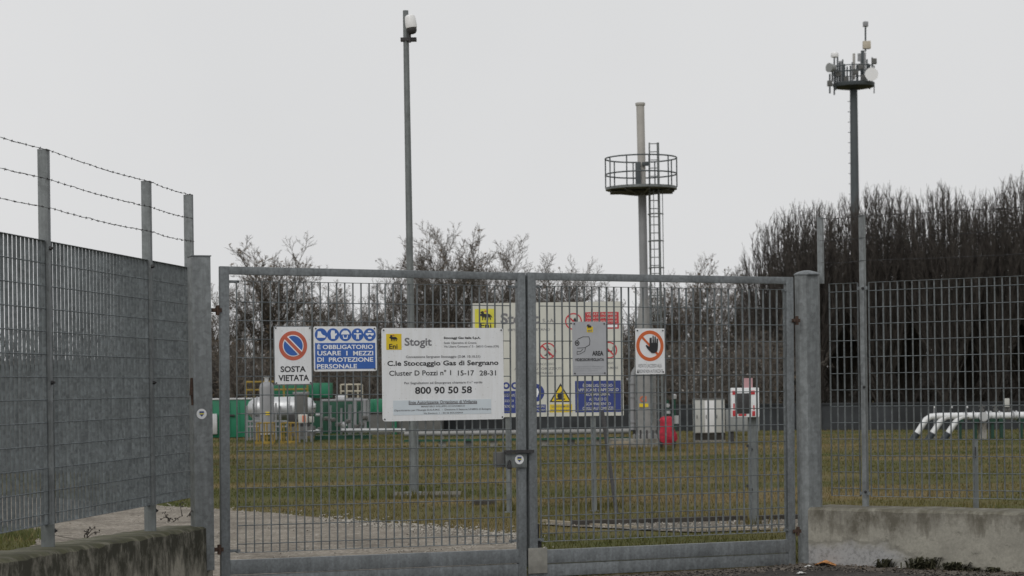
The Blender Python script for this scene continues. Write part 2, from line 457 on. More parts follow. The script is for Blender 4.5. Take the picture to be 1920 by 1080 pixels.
# ------------------------------------------------------------------ lines of the site
GATE = Frame(at(410, 800, FPX/265.7), at(1490, 800, FPX/234.8))
LF = Frame(at(0, 800, FPX/343.0), at(355, 800, FPX/262.0))
RF = Frame(at(1546, 800, FPX/231.0), at(1920, 800, FPX/244.5))

# ------------------------------------------------------------------ the setting: ground sheets
def sheet(name, pts, z, mat, sub=0):
    b = MB().add([(p[0], p[1], z) for p in pts], [tuple(range(len(pts)))])
    return struct(b.build(name, mat, fix=False, smooth=False))
sheet('ground', [(-4000, -200), (4000, -200), (4000, 5000), (-4000, 5000)], 0.0, GROUNDM)
lw0, lw1 = LF.world(-6), LF.world(3.9); rw0, rw1 = RF.world(-0.1), RF.world(9)
sheet('road', [(-6, -30), (14, -30), (rw1.x, rw1.y), (rw0.x, rw0.y), GATE.world(4.7)[:2], GATE.world(0)[:2], (lw1.x, lw1.y), (lw0.x, lw0.y)], 0.004, SOILM)

def rough_outline(pts, step, amp, seed):
    out = []
    n = len(pts)
    for i in range(n):
        a, b = Vector(pts[i][:2]), Vector(pts[(i+1) % n][:2]); d = b - a; m = max(1, int(d.length / step)); nn = Vector((-d.y, d.x)).normalized()
        for j in range(m):
            p = a + d * (j / m)
            q = mnoise.noise(Vector((p.x*1.3, p.y*1.3, seed))) + 0.6*mnoise.noise(Vector((p.x*5, p.y*5, seed+9)))
            out.append(p + nn * q * amp)
    return out
TRACK = [gnd(-500, 905), gnd(100, 935), gnd(395, 954), gnd(560, 967), gnd(650, 976), gnd(760, 985), gnd(880, 993), gnd(975, 1003), GATE.world(2.36), GATE.world(0.0), LF.world(3.2), LF.world(0.62), gnd(60, 1000), gnd(-500, 1000)]
track_pts = rough_outline(TRACK, 0.12, 0.16, 3.0)
sheet('gravel_track', track_pts, 0.008, GRAVEL)
STRIP = [gnd(1005, 984), gnd(1200, 976), gnd(1510, 968), gnd(1510, 993), gnd(1300, 1000), gnd(1130, 992), gnd(1005, 985)]
strip_pts = rough_outline(STRIP, 0.1, 0.05, 8.0)
sheet('gravel_path', strip_pts, 0.012, GRAVELB)

def inside_many(X, Y, poly):
    c = np.zeros(len(X), bool); n = len(poly); j = n - 1
    for i in range(n):
        ax, ay, bx, by = poly[i][0], poly[i][1], poly[j][0], poly[j][1]
        if ay != by: c ^= ((ay > Y) != (by > Y)) & (X < (bx - ax)*(Y - ay)/(by - ay) + ax)
        j = i
    return c
def inside(p, poly):
    c = False; n = len(poly); j = n - 1
    for i in range(n):
        a, b = poly[i], poly[j]
        if (a[1] > p[1]) != (b[1] > p[1]) and p[0] < (b[0]-a[0])*(p[1]-a[1])/(b[1]-a[1]) + a[0]: c = not c
        j = i
    return c
def fast_mesh(name, verts, faces_n, mat, parent=None):
    """verts (n*k,3) as runs of k-gons already expanded"""
    me = bpy.data.meshes.new(name); nv = len(verts); nf = nv // faces_n
    me.vertices.add(nv); me.vertices.foreach_set('co', verts.astype(np.float32).ravel())
    me.loops.add(nv); me.loops.foreach_set('vertex_index', np.arange(nv, dtype=np.int32))
    me.polygons.add(nf); me.polygons.foreach_set('loop_start', np.arange(0, nv, faces_n, dtype=np.int32))
    me.update(calc_edges=True); me.materials.append(mat)
    o = bpy.data.objects.new(name, me); COL.objects.link(o)
    if parent: o.parent = parent
    return o
rng = np.random.default_rng(5)
def blades(name, P, hmin, hmax, w, mat, lean=0.5):
    n = len(P); h = rng.uniform(hmin, hmax, n); a = rng.uniform(0, 2*np.pi, n)
    if not np.isscalar(w): pass
    dx, dy = np.cos(a)*w, np.sin(a)*w
    la = rng.uniform(0, 2*np.pi, n); ll = rng.uniform(0, lean, n)*h
    v = np.zeros((n, 3, 3))
    v[:, 0] = np.c_[P[:, 0]-dx, P[:, 1]-dy, P[:, 2]-0.004]; v[:, 1] = np.c_[P[:, 0]+dx, P[:, 1]+dy, P[:, 2]-0.004]
    v[:, 2] = np.c_[P[:, 0]+np.cos(la)*ll, P[:, 1]+np.sin(la)*ll, P[:, 2]+h]
    o = fast_mesh(name, v.reshape(-1, 3), 3, mat)
    return tag(o, kind='stuff')
def grass_points(n):
    Y = 16.2 * (66/16.2) ** rng.uniform(0, 1, n); X = rng.uniform(-0.29, 0.29, n) * Y
    keep = []; bad = inside_many(X, Y, track_pts) | inside_many(X, Y, strip_pts)
    for x, y, bd_ in zip(X, Y, bad):
        gl = GATE.a.y + (x - GATE.a.x) * GATE.e.y / GATE.e.x
        if x > RF.a.x: gl = RF.a.y + (x - RF.a.x) * RF.e.y / RF.e.x
        if x < GATE.a.x: gl = 17.5
        ok = y > gl + 0.12 and not bd_
        if ok and mnoise.noise(Vector((x*0.5, y*0.8, 2))) < -0.30: ok = rng.uniform() < 0.25
        keep.append(ok)
    k = np.array(keep); return np.c_[X[k], Y[k], np.zeros(k.sum())]
GP = grass_points(130000)
tag(blades('grass', GP, 0.015, 0.055, 0.006*np.maximum(1, GP[:, 1]/22), GRASSM), 'short olive and straw coloured winter grass across the site', 'grass')
# fresher growth right behind the gate, the right wall and the left fence
fp = []
for _ in range(2600):
    s = random.Random(_).uniform(2.45, 4.7); q = GATE.world(s, 0.12 + abs(rng.normal(0, 0.5)))
    fp.append(q[:])
for _ in range(13000):
    s = rng.uniform(-0.1, 3.0); q = RF.world(s, 0.22 + abs(rng.normal(0, 2.2)));  fp.append(q[:])
for _ in range(1600):
    q = gnd(rng.uniform(-40, 92), rng.normal(1004, 5)); fp.append(q[:])
FPn = np.array(fp); FPn = FPn[~inside_many(FPn[:, 0], FPn[:, 1], strip_pts)]
tag(blades('fresh_grass', FPn, 0.02, 0.075, 0.008, FRESH), 'brighter green grass growing close behind gate and walls', 'grass')

def stones(name, pts, smin, smax, mat, label):
    n = len(pts); P = np.array(pts); s = rng.uniform(smin, smax, n)
    tet = np.array([[1, 1, 1], [1, -1, -1], [-1, 1, -1], [-1, -1, 1]], float)
    fc = [(0, 1, 2), (0, 3, 1), (0, 2, 3), (1, 3, 2)]
    ang = rng.uniform(0, 6.28, n); out = np.zeros((n, 4, 3, 3))
    jit = rng.uniform(0.6, 1.4, (n, 4, 3))
    c, sn = np.cos(ang), np.sin(ang)
    V = tet[None]*jit*s[:, None, None]
    X = V[..., 0]*c[:, None] - V[..., 1]*sn[:, None]; Yy = V[..., 0]*sn[:, None] + V[..., 1]*c[:, None]
    W = np.stack([X, Yy, V[..., 2]*0.6], -1) + P[:, None, :]
    for i, f in enumerate(fc): out[:, i] = W[:, f]
    o = fast_mesh(name, out.reshape(-1, 3), 3, mat)
    return tag(o, label, 'stones', kind='stuff')
cand = np.c_[rng.uniform(-5, 2.6, 9000), rng.uniform(15, 26, 9000)]
cand = cand[inside_many(cand[:, 0], cand[:, 1], track_pts)]
sp = [(x, y, 0.011) for x, y in cand if mnoise.noise(Vector((x*1.1, y*.8, 4))) + rng.normal(0, .3) + x*.12 > 0.15]
cand = np.c_[rng.uniform(.2, 3.6, 6000), rng.uniform(18, 23, 6000)]
cand = cand[inside_many(cand[:, 0], cand[:, 1], strip_pts)][:700]
sp += [(x, y, 0.015) for x, y in cand]
for _ in range(500):                                # strays along the edge of the track
    p = track_pts[int(rng.integers(len(track_pts)*0.15, len(track_pts)*0.62))]
    sp.append((p.x + rng.normal(0, .18), p.y + rng.normal(0, .3), 0.01))
stones('loose_gravel', sp, 0.004, 0.012, STONE, 'loose pale gravel stones scattered over the track')
ep = []
for _ in range(650):
    px_ = rng.uniform(600, 985); q = gnd(px_, 968 + (px_ - 560)*.084 + rng.normal(3, 5)); ep.append((q.x, q.y, 0.012))
stones('edge_stones', ep, 0.005, 0.017, STONE, 'pale stones strewn along the edge where grass meets gravel')
tf = []  # tufts added to give contact shadow where things meet the ground
for fx, fy, sx, sy, n_ in ((951, 957, .10, .08, 60), (1111, 957, .10, .08, 60), (1145, 952, .07, .06, 40), (1410, 985, .11, .08, 70), (1828, 960, .10, .08, 60), (774, 934, .5, .10, 170), (780, 920, .12, .2, 70), (1331, 817, .50, .15, 260), (1393, 817, .45, .15, 220), (1190, 842, .75, .25, 380), (1251, 845, .25, .12, 130), (1420, 972, 1.2, .10, 200)):
    q = gnd(fx, fy)
    for _ in range(n_): tf.append((q.x + rng.normal(0, sx), q.y + rng.normal(0, sy), 0.0))
tag(blades('contact_shade_tufts', np.array(tf), .05, .15, .009, GRASSM), 'longer grass tufts added round feet of posts and cabinets as contact shade', 'grass')
gp2 = []
for _ in range(2600):
    q = RF.world(rng.uniform(-0.2, 3.0), -.33 - abs(rng.normal(0, 0.16))); gp2.append((q.x, q.y, 0.008))
for _ in range(900):
    q = GATE.world(rng.uniform(2.2, 4.75), -0.05 - abs(rng.normal(0, 0.2))); gp2.append((q.x, q.y, 0.008))
stones('grit', gp2, 0.004, 0.014, STONED, 'dark grit and crumbs lying along foot of right wall')

# ------------------------------------------------------------------ walls
def wall(name, label, fr, s0, s1, yf, yb, z0, z1, mat, step=0.06, seed=1):
    """concrete upstand; z top runs z0 at s=0 to z1 at s=4; front at yf, back at yb"""
    root_p = fr.world(0, 0, 0)
    b = MB(); n = int((s1 - s0) / step) + 1; ring = []
    for i in range(n + 1):
        s = s0 + (s1 - s0) * i / n; top = z0 + (z1 - z0) * s / 4.0
        def j(k, a): return a * mnoise.noise(Vector((s*6, k*3.1, seed)))
        c = 0.014 + abs(j(5, 0.022))
        ring.append([(s, yf + j(1, .004), -0.1), (s, yf + j(2, .005), top*0.5), (s, yf + j(3, .006), top - c), (s, yf + c*0.8, top - c*0.35 + j(6, .004)), (s, yf + c*2, top + j(4, .004)),
                     (s, yb - 0.02, top + j(7, .006)), (s, yb, top - 0.02), (s, yb, -0.1)])
    m = len(ring[0])
    fs = [(i*m+q, (i+1)*m+q, (i+1)*m+(q+1) % m, i*m+(q+1) % m) for i in range(n) for q in range(m)]
    fs += [tuple(range(m)), tuple(range(n*m, (n+1)*m))[::-1]]
    b.add([p for r in ring for p in r], fs)
    o = b.build(name, mat); o.location = root_p; o.rotation_euler = (0, 0, fr.rot)
    return tag(o, label, 'wall')
LWF, LWB = -0.20, 0.14
la = LF.loc(0, 1054, LWF); lb = LF.loc(398, 988, LWF)
lz0 = la[1]; lz1 = la[1] + (lb[1] - la[1]) / (lb[0] - la[0]) * 4.0
wall('concrete_wall', 'low concrete wall with black streaks and mossy top, left of the gate', LF, -3.0, lb[0], LWF, LWB, lz0, lz1, CONC_L, seed=1)
RWF, RWB = -0.32, 0.12
ra = RF.loc(1515, 955, RWF); rtop = RF.loc(1700, 956, RWF)[1]
wall('concrete_wall', 'low pale concrete wall with grey patch, right of the gate', RF, ra[0], 7.5, RWF, RWB, rtop, rtop + .004, CONC_R, seed=5)

# ------------------------------------------------------------------ gratings
rnd = random.Random(11)
def rod(b, s0, s1, y, z, r):
    c = [(y - r, z), (y, z + r), (y + r, z), (y, z - r)]
    b.add([(s0, *p) for p in c] + [(s1, *p) for p in c], [(0, 1, 5, 4), (1, 2, 6, 5), (2, 3, 7, 6), (3, 0, 4, 7)])
def grating(b, s0, s1, z0, z1, pitch=0.062, depth=0.025, th=0.0028, twist=0.0, y=0.0, zpitch=0.132, edge=True):
    n = int(round((s1 - s0) / pitch)); zf = z0 + 0.06
    for i in range(n + 1):
        s = s0 + (s1 - s0) * i / n; a = rnd.gauss(0, twist); h = depth / 2
        dx, dy = math.sin(a) * h, math.cos(a) * h; tx, ty = math.cos(a) * th / 2, -math.sin(a) * th / 2
        c = [(s - dx - tx, y - dy - ty), (s - dx + tx, y - dy + ty), (s + dx + tx, y + dy + ty), (s + dx - tx, y + dy - ty)]
        b.add([(p[0], p[1], z0) for p in c] + [(p[0], p[1], z1) for p in c],
              [(0,3,2,1),(4,5,6,7),(0,1,5,4),(1,2,6,5),(2,3,7,6),(3,0,4,7)])
    z = zf
    while z < z1 - 0.03:
        rod(b, s0, s1, y - depth*0.5, z, 0.0034); z += zpitch
    if edge:
        b.box(s0 - 0.002, s1 + 0.002, y - depth/2 - 0.0015, y + depth/2 + 0.0015, z1, z1 + 0.0035)
        b.box(s0 - 0.002, s1 + 0.002, y - depth/2 - 0.0015, y + depth/2 + 0.0015, z0 - 0.0035, z0)
    return b
def bolt(b, s, y, z, r=0.011):
    b.bar((s, y, z), (s, y - 0.012, z), r, n=6); b.bar((s, y - 0.012, z), (s, y - 0.022, z), r*0.55, n=8)

# left fence ---------------------------------------------------------
lfence = thing('fence', 'galvanised grating fence with three barbed wires on mossy left wall', 'fence', LF.world(0), LF.rot)
LP = [-1.16, 0.70, 2.565]
def barbed(fr_s, y, z, sag, posts, root, seed):
    b = MB(); r2 = random.Random(seed)
    xs = posts
    for a, c in zip(xs[:-1], xs[1:]):
        pts = []
        n = 14
        for i in range(n + 1):
            t = i / n; pts.append((a + (c - a)*t, y + r2.gauss(0, .002), z - sag*4*t*(1 - t) + r2.gauss(0, .0015)))
        b.tube(pts, 0.0015, 5)
        b.tube([(p[0], p[1] + 0.003*math.cos(i*3), p[2] + 0.003*math.sin(i*3)) for i, p in enumerate(pts)], 0.0014, 4)
        s = a + r2.uniform(.02, .08)
        while s < c - .02:
            t = (s - a)/(c - a); zz = z - sag*4*t*(1 - t)
            for k in range(2):
                q = r2.uniform(0, 3.14); d = Vector((r2.uniform(-.3, .3), math.cos(q), math.sin(q))).normalized() * 0.0085
                b.bar(Vector((s + k*.006, y, zz)) - d, Vector((s + k*.006, y, zz)) + d, 0.0015, n=4)
            b.bar((s - .004, y, zz), (s + .01, y, zz), 0.0036, n=5)
            s += 0.105
    b.build('barbed_wire', IRON, root)
g = MB()
for a, c in ((-1.13, 0.673), (0.727, 2.538), (2.59, 3.50)):
    p = MB(); grating(p, a, c, 0.70, 2.342, twist=0.05, depth=.0205)
    if a > 2: pass
    p.build('grating_panel', GALVB, lfence)
for s in LP:
    p = MB().box(s - .02, s + .02, -.03, .03, lz0 + (lz1-lz0)*s/4 - .12, 2.87).box(s - .021, s + .021, -.031, .031, 2.87, 2.874)
    po = p.build('post', GALVP, lfence)
    bb = MB()
    for z in (0.66, 1.52, 2.30): bolt(bb, s - .0, -.03, z, .013)
    bb.build_each('bolt', IRON, po, 2)
    f = MB().box(s - .034, s - .0205, -.045, .034, lz0 + (lz1-lz0)*s/4 - .02, 0.70); f.build('foot_plate', STEELGREY, po)
st = MB().box(3.49, 3.53, -.03, .03, 2.30, 2.868); st.build('post', GALVP, lfence)
for z, sd_ in ((2.868, 1), (2.70, 2), (2.535, 3)):
    barbed(None, -.034, z, 0.012, [-1.16, 0.70, 2.565, 3.51], lfence, sd_)

# right fence ---------------------------------------------------------
rfence = thing('fence', 'open galvanised grating fence with barbed wires on pale right wall', 'fence', RF.world(0), RF.rot)
RP = [0.352, 2.35, 4.35]
for a, c in ((0.058, 0.305), (0.40, 2.30), (2.40, 4.30)):
    p = MB(); grating(p, a, c, 0.545, 2.255, twist=0.02); p.build('grating_panel', GALVB, rfence)
for s in RP:
    po = MB().box(s - .019, s + .019, -.03, .02, 0.40, 2.795).box(s - .02, s + .02, -.031, .021, 2.795, 2.799).build('post', GALVP, rfence)
    bb = MB()
    for z in (0.58, 1.42, 2.21): bolt(bb, s + .012, -.03, z)
    bb.build_each('bolt', IRON, po, 2)
    MB().box(s - .045, s + .045, -.020, -.016, 0.555, 0.58).box(s - .045, s + .045, -.020, -.016, 2.2, 2.225).build_each('clamp', GALV, po)
MB().box(-.028, .016, -.035, .0, 2.262, 2.80).build('post', GALVP, rfence)
for z, sd_ in ((2.79, 4), (2.613, 5), (2.432, 6)):
    barbed(None, -.034, z, 0.01, [-.005, 0.352, 2.35, 4.35], rfence, sd_)

# gate posts ------------------------------------------------------------
def mark(root, x, z, y, r):
    d = MB().disc(x, z, r, r, y - .002, y); o = d.build('sticker', WHITES, root)
    MB().poly([(x - r*.45, z + r*.5), (x + r*.45, z + r*.5), (x + r*.45, z - r*.05), (x, z - r*.55), (x - r*.45, z - r*.05)], y - .0035, y - .002).build('shield', NAVY, o)
    MB().box(x - r*.42, x + r*.42, y - .005, y - .0035, z - r*.1, z + r*.15).build('band', YELB, o)
    return o
gp_l = thing('gate_post', 'square galvanised gate post at the end of the mossy left wall', 'gate post', GATE.world(-.125, 0.0), GATE.rot)
MB().bbox(-.07, .066, -.065, .065, 0.2, 2.402, .006).build('post', GALVP, gp_l)
MB().box(-.074, .07, -.069, .069, 2.402, 2.410).build('cap', GALV, gp_l)
s_, z_ = GATE.loc(378, 776, -.066); mark(gp_l, s_ + .125, z_, -.066, .036)
MB().bar((-.072, -.04, 1.55), (-.085, -.055, 1.43), .014, n=6).bar((-.078, -.05, 1.44), (-.075, -.055, 1.36), .009, n=6).build('rust_bracket', RUST, gp_l)

gp_r = thing('gate_post', 'thick galvanised gate post with domed cap at the right wall', 'gate post', GATE.world(GATE.loc(1493.5, 800, .095)[0] + .095, .06), GATE.rot)
b = MB()
octo = [(-.095, -.035), (-.055, -.075), (.055, -.075), (.095, -.035), (.095, .035), (.055, .075), (-.055, .075), (-.095, .035)]
b.add([(x, y, 0.0) for x, y in octo] + [(x, y, 2.325) for x, y in octo], [tuple(range(8))[::-1], tuple(range(8, 16))] + [(i, (i+1) % 8, 8+(i+1) % 8, 8+i) for i in range(8)])
b.build('post', GALVP, gp_r)
b = MB().lathe([(.108, 2.325), (.108, 2.333), (.08, 2.350), (.03, 2.362), (.004, 2.364)], n=8); b.build('cap', GALV, gp_r)

# gate leaves -----------------------------------------------------------
def leaf(s0, s1, z0, z1, gs0, gs1, gz0, gz1, label, tilt, rails):
    root = thing('gate_leaf', label, 'gate', GATE.world(s0, 0, 0), GATE.rot)
    root.rotation_euler = (0, tilt, GATE.rot)
    W = s1 - s0; w = .066; d = .022
    f = MB().bbox(0, w, -d, d, z0, z1, .003).bbox(W - w, W, -d, d, z0, z1, .003).bbox(w - .001, W - w + .001, -d + .0008, d - .0008, z1 - .056, z1 - .0008, .003)
    f.build('frame', GALV, root)
    zt, zm = rails
    MB().bbox(w - .001, W - w + .001, -d - .002, d - .002, zm + .003, zt, .004).build('bottom_rail', GALV, root)
    MB().bbox(w - .001, W - w + .001, -d + .004, d - .004, z0 + .004, zm - .003, .004).build('kick_plate', GALV, root)
    g = MB(); grating(g, gs0 - s0, gs1 - s0, gz0, gz1, twist=.006); g.build('grating', GALVB, root)
    for z in (gz0 + .004, gz1 - .014):
        t = MB().box(w - .001, gs0 - s0 + .02, -.006, -.001, z, z + .02); bolt(t, gs0 - s0 - .01, -.006, z + .005, .009); t.build('clamp', GALV, root)
        t = MB().box(gs1 - s0 - .02, W - w + .001, -.006, -.001, z, z + .02); bolt(t, gs1 - s0 + .01, -.006, z + .005, .009); t.build('clamp', GALV, root)
    return root
L_ = leaf(-.002, 2.352, 0.055, 2.338, 0.122, 2.235, 0.312, 2.235, 'left galvanised gate leaf carrying three white signs and the lock box', 0.0095, (0.262, 0.155))
R_ = leaf(2.380, 4.698, 0.020, 2.318, 2.483, 4.618, 0.290, 2.216, 'right galvanised gate leaf carrying camera sign and hand sign', 0.006, (0.226, 0.120))
# hinges
def hinge(root, s, z, parent_off):
    x = s - parent_off
    h = MB().bar((x, -.03, z - .035), (x, -.03, z + .035), .014, n=10).box(x - .045, x + .03, -.034, -.026, z - .014, z + .014).bar((x - .03, -.034, z), (x - .03, -.05, z), .013, n=6)
    h.build('hinge', RUST, root)
hinge(L_, GATE.loc(401, 582)[0], GATE.loc(401, 582)[1], -.002)
hinge(L_, GATE.loc(408, 1012)[0], GATE.loc(408, 1030)[1], -.002)
hinge(R_, GATE.loc(1488, 598)[0], GATE.loc(1492, 598)[1], 2.38)
hinge(R_, GATE.loc(1492, 992)[0], GATE.loc(1498, 992)[1], 2.38)
# lock on the left leaf
def gl(x, y, off=-.03): return GATE.loc(x, y, off)
a, c = gl(931, 843), gl(949, 871)
MB().bbox(a[0], c[0], -.01, .055, c[1], a[1], .004).build('lock_case', DGREY, L_)
a, c = gl(946, 845, -.034), gl(986, 871, -.034)
pl = MB().bbox(a[0], c[0], -.042, -.026, c[1], a[1], .003).build('lock_plate', STEELGREY, L_)
s_, z_ = gl(972, 856, -.043); st = mark(pl, s_, z_, -.043, .036)
a, c = gl(945, 839, -.05), gl(998, 843, -.05)
MB().box(a[0], c[0], -.07, -.028, c[1], a[1]).build('rain_hood', IRON, L_)
s_, z_ = gl(955, 868, -.05)
pk = MB().bbox(s_ - .016, s_ + .016, -.06, -.044, z_ - .045, z_ - .012, .004); pk.tube([(s_ - .010, -.052, z_ - .012), (s_ - .010, -.052, z_ + .01), (s_, -.052, z_ + .02), (s_ + .010, -.052, z_ + .01), (s_ + .010, -.052, z_ - .012)], .004, 6)
tag(pk.build('padlock', IRON), 'small dark padlock hanging below the lock plate of the gate', 'padlock')
bpy.data.objects['padlock'].location = GATE.world(0); bpy.data.objects['padlock'].rotation_euler = (0, 0, GATE.rot)
# stop plate, drop bolt, cover strip on the right leaf
a, c = gl(990, 1031, -.026), gl(1026, 1077, -.026)
MB().bbox(a[0] - 2.38, c[0] - 2.38, -.034, -.0225, c[1] + .012, a[1] + .012, .003).build('stop_plate', STOPM, R_)
a, c = gl(1003, 985, .03), gl(1015, 1030, .03)
MB().bar((a[0] - 2.38 + .02, .03, .05), (a[0] - 2.38 + .02, .03, .42), .011, n=8).bbox(a[0] - 2.38, a[0] - 2.38 + .05, .022, .05, .24, .30, .003).build('drop_bolt', IRON, R_)
MB().box(-.020, .012, .0225, .0275, .10, 2.30).build('cover_strip', GALVP, R_)

# ------------------------------------------------------------------ signs
class Sign:
    """a flat sign in a frame; pixel positions of the survey photo become places on its face"""
    def __init__(k, name, label, fr, off, box, mat, cat='sign', th=.003, rounded=.012, edge=None):
        k.fr, k.off = fr, off
        (x0, y0, x1, y1) = box; ym, xm = (y0 + y1)/2, (x0 + x1)/2
        k.s0 = fr.loc(x0, ym, off)[0]; k.s1 = fr.loc(x1, ym, off)[0]
        k.z1 = fr.loc(xm, y0, off)[1]; k.z0 = fr.loc(xm, y1, off)[1]
        k.root = thing(name, label, cat, fr.world(k.s0, off, k.z0), fr.rot)
        k.W, k.H = k.s1 - k.s0, k.z1 - k.z0
        r = rounded; pts = []
        for cx, cz, a0 in ((k.W - r, r, -90), (k.W - r, k.H - r, 0), (r, k.H - r, 90), (r, r, 180)):
            for i in range(4): q = rad(a0 + 30*i); pts.append((cx + r*math.cos(q), cz + r*math.sin(q)))
        if edge:
            MB().poly(pts, -th, 0).build('rim', edge, k.root)
            e = .007; sx, sz = (k.W - 2*e)/k.W, (k.H - 2*e)/k.H
            MB().poly([(e + p[0]*sx, e + p[1]*sz) for p in pts], -th - .0015, -th).build('panel', mat, k.root); th += .0015
        else:
            MB().poly(pts, -th, 0).build('panel', mat, k.root)
        k.y = -th
        if fr is GATE:
            for bx in (.016, k.W - .016):
                for bz in (.016, k.H - .016):
                    MB().bar((bx, k.y - .006, bz), (bx, .02, bz), .0055, n=8).build('bolt', IRON, k.root)
    def p(k, x, y):
        s, z = k.fr.loc(x, y, k.off); return (s - k.s0, z - k.z0)
    def yy(k, layer): return k.y - .0014*layer
    def text(k, name, items, mat, layer=1, bold=0.012):
        for it in items:
            body, x0, x1, yt, yb = it[:5]; bo = it[5] if len(it) > 5 else bold
            xm = (x0 + x1)/2; b = MB()
            text_into(b, body, k.p(x0, yb)[0], k.p(x1, yb)[0], k.p(xm, yb)[1], k.p(xm, yt)[1], k.yy(layer), bo)
            b.build(name, mat, k.root, fix=False, smooth=False)
    def shape(k, name, mat, fn, layer=1):
        b = MB(); fn(b, k.yy(layer), k.yy(layer - 1)); return b.build(name, mat, k.root, smooth=False)
    def rect(k, name, mat, x0, y0, x1, y1, layer=1):
        a, c = k.p(x0, y1), k.p(x1, y0); return k.shape(name, mat, lambda b, f, e: b.box(a[0], c[0], f, e, a[1], c[1]), layer)
    def disc(k, name, mat, x, y, r, layer=1):
        a = k.p(x, y); q = r; return k.shape(name, mat, lambda b, f, e: b.disc(a[0], a[1], q, q, f, e), layer)

def dog(k, x0, y0, x1, y1, layer):
    """small black six legged beast with its head turned back, and its flame"""
    pts = [(0,.52),(.05,.62),(.16,.66),(.10,.80),(.14,.93),(.27,.97),(.36,.88),(.34,.74),(.44,.66),(.72,.66),(.84,.60),(.93,.44),(.99,.30),(1.0,.22),(.93,.28),(.86,.40),
           (.88,.22),(.90,0),(.82,0),(.79,.20),(.74,.34),(.70,.18),(.69,0),(.61,0),(.61,.20),(.56,.36),(.50,.20),(.48,0),(.40,0),(.41,.22),(.36,.36),(.31,.22),(.29,0),(.21,0),(.22,.24),(.19,.40),(.10,.44)]
    a, c = k.p(x0, y1), k.p(x1, y0); w, h = c[0]-a[0], c[1]-a[1]
    k.shape('emblem_beast', BLACKP, lambda b, f, e: b.poly([(a[0] + p[0]*w, a[1] + p[1]*h) for p in pts], f, e), layer)
    fl = [(.36,.92),(.46,1.02),(.62,.98),(.54,.93),(.66,.86),(.50,.85),(.38,.86)]
    k.shape('emblem_flame', REDF, lambda b, f, e: b.poly([(a[0] + p[0]*w, a[1] + p[1]*h) for p in fl], f, e), layer)

def c4(cx, cy): return 500 + cx/4.174, 590 + cy/4.174
def t4(body, x0, x1, yt, yb, *bo):
    return (body, 500 + x0/4.174, 500 + x1/4.174, 590 + yt/4.174, 590 + yb/4.174, *bo)
SO = -.032
# no parking sign
k = Sign('no_parking_sign', 'white sign with blue and red no parking disc on gate', GATE, SO, (513, 611, 585, 722), WHITES, edge=GALV)
x, y = c4(205, 243); ctr = k.p(x, y); R0 = .105
k.shape('red_disc', REDF, lambda b, f, e: b.disc(ctr[0], ctr[1], R0, R0, f, e, 40), 1)
k.shape('white_ring', WHITEP, lambda b, f, e: b.disc(ctr[0], ctr[1], R0*.735, R0*.735, f, e, 36), 2)
k.shape('blue_disc', BLUE, lambda b, f, e: b.disc(ctr[0], ctr[1], R0*.675, R0*.675, f, e, 36), 3)
q = R0*.72/math.sqrt(2)
k.shape('white_slash', WHITEP, lambda b, f, e: b.stroke((ctr[0]-q, ctr[1]+q), (ctr[0]+q, ctr[1]-q), .040, f, e), 4)
k.shape('red_slash', REDF, lambda b, f, e: b.stroke((ctr[0]-q*1.05, ctr[1]+q*1.05), (ctr[0]+q*1.05, ctr[1]-q*1.05), .024, f, e), 5)
k.text('lettering', [t4('SOSTA', 107, 305, 405, 447, .024), t4('VIETATA', 90, 330, 473, 517, .024)], BLACKP)
# protective equipment sign
k = Sign('safety_gear_sign', 'blue and white sign with five pictogram discs on gate', GATE, SO, (588, 612, 706, 696), WHITES)
for i, cx in enumerate((424, 518, 614, 710, 805)):
    x, y = c4(cx, 157); k.disc('pictogram_disc', BLUE, x, y, .0465)
    cc = k.p(x, y)
    def P(pts): return [(cc[0] + a*.001, cc[1] + b_*.001) for a, b_ in pts]
    if i == 0: k.shape('boot_symbol', WHITEP, lambda b, f, e: b.poly(P([(-30,-22),(32,-22),(32,-8),(14,-2),(2,10),(-2,24),(-24,24),(-26,0)]), f, e), 2)
    if i == 1: k.shape('glove_symbol', WHITEP, lambda b, f, e: b.poly(P([(-14,-30),(14,-30),(14,-12),(30,4),(24,12),(14,6),(12,30),(-12,32),(-18,10)]), f, e), 2)
    if i == 2:
        k.shape('helmet_symbol', WHITEP, lambda b, f, e: (b.poly(P([(-32,2),(32,2),(28,16),(14,30),(-14,30),(-28,16)]), f, e), b.poly(P([(-20,-4),(-14,-4),(-10,-22),(10,-22),(14,-4),(20,-4),(14,-30),(-14,-30)]), f, e)), 2)
    if i == 3:
        k.shape('person_symbol', WHITEP, lambda b, f, e: (b.disc(cc[0], cc[1]+.026, .009, .009, f, e, 14), b.poly(P([(-28,10),(28,10),(28,2),(9,2),(10,-32),(2,-32),(0,-12),(-2,-32),(-10,-32),(-9,2),(-28,2)]), f, e)), 2)
    if i == 4:
        k.shape('goggles_symbol', WHITEP, lambda b, f, e: (b.poly(P([(-30,12),(30,12),(30,0),(16,-8),(4,2),(-4,2),(-16,-8),(-30,0)]), f, e), b.poly(P([(-16,-16),(16,-16),(10,-30),(-10,-30)]), f, e), b.poly(P([(-16,20),(16,20),(10,30),(-10,30)]), f, e)), 2)
k.rect('blue_field', BLUE, *c4(380, 220), *c4(848, 427))
k.text('lettering', [t4('È OBBLIGATORIO', 395, 832, 237, 268), t4('USARE', 395, 580, 285, 318), t4('I', 621, 631, 285, 318), t4('MEZZI', 675, 832, 285, 318),
    t4('DI', 395, 445, 335, 368), t4('PROTEZIONE', 485, 832, 335, 368), t4('PERSONALE', 392, 705, 388, 420)], WHITEP, 2, .022)
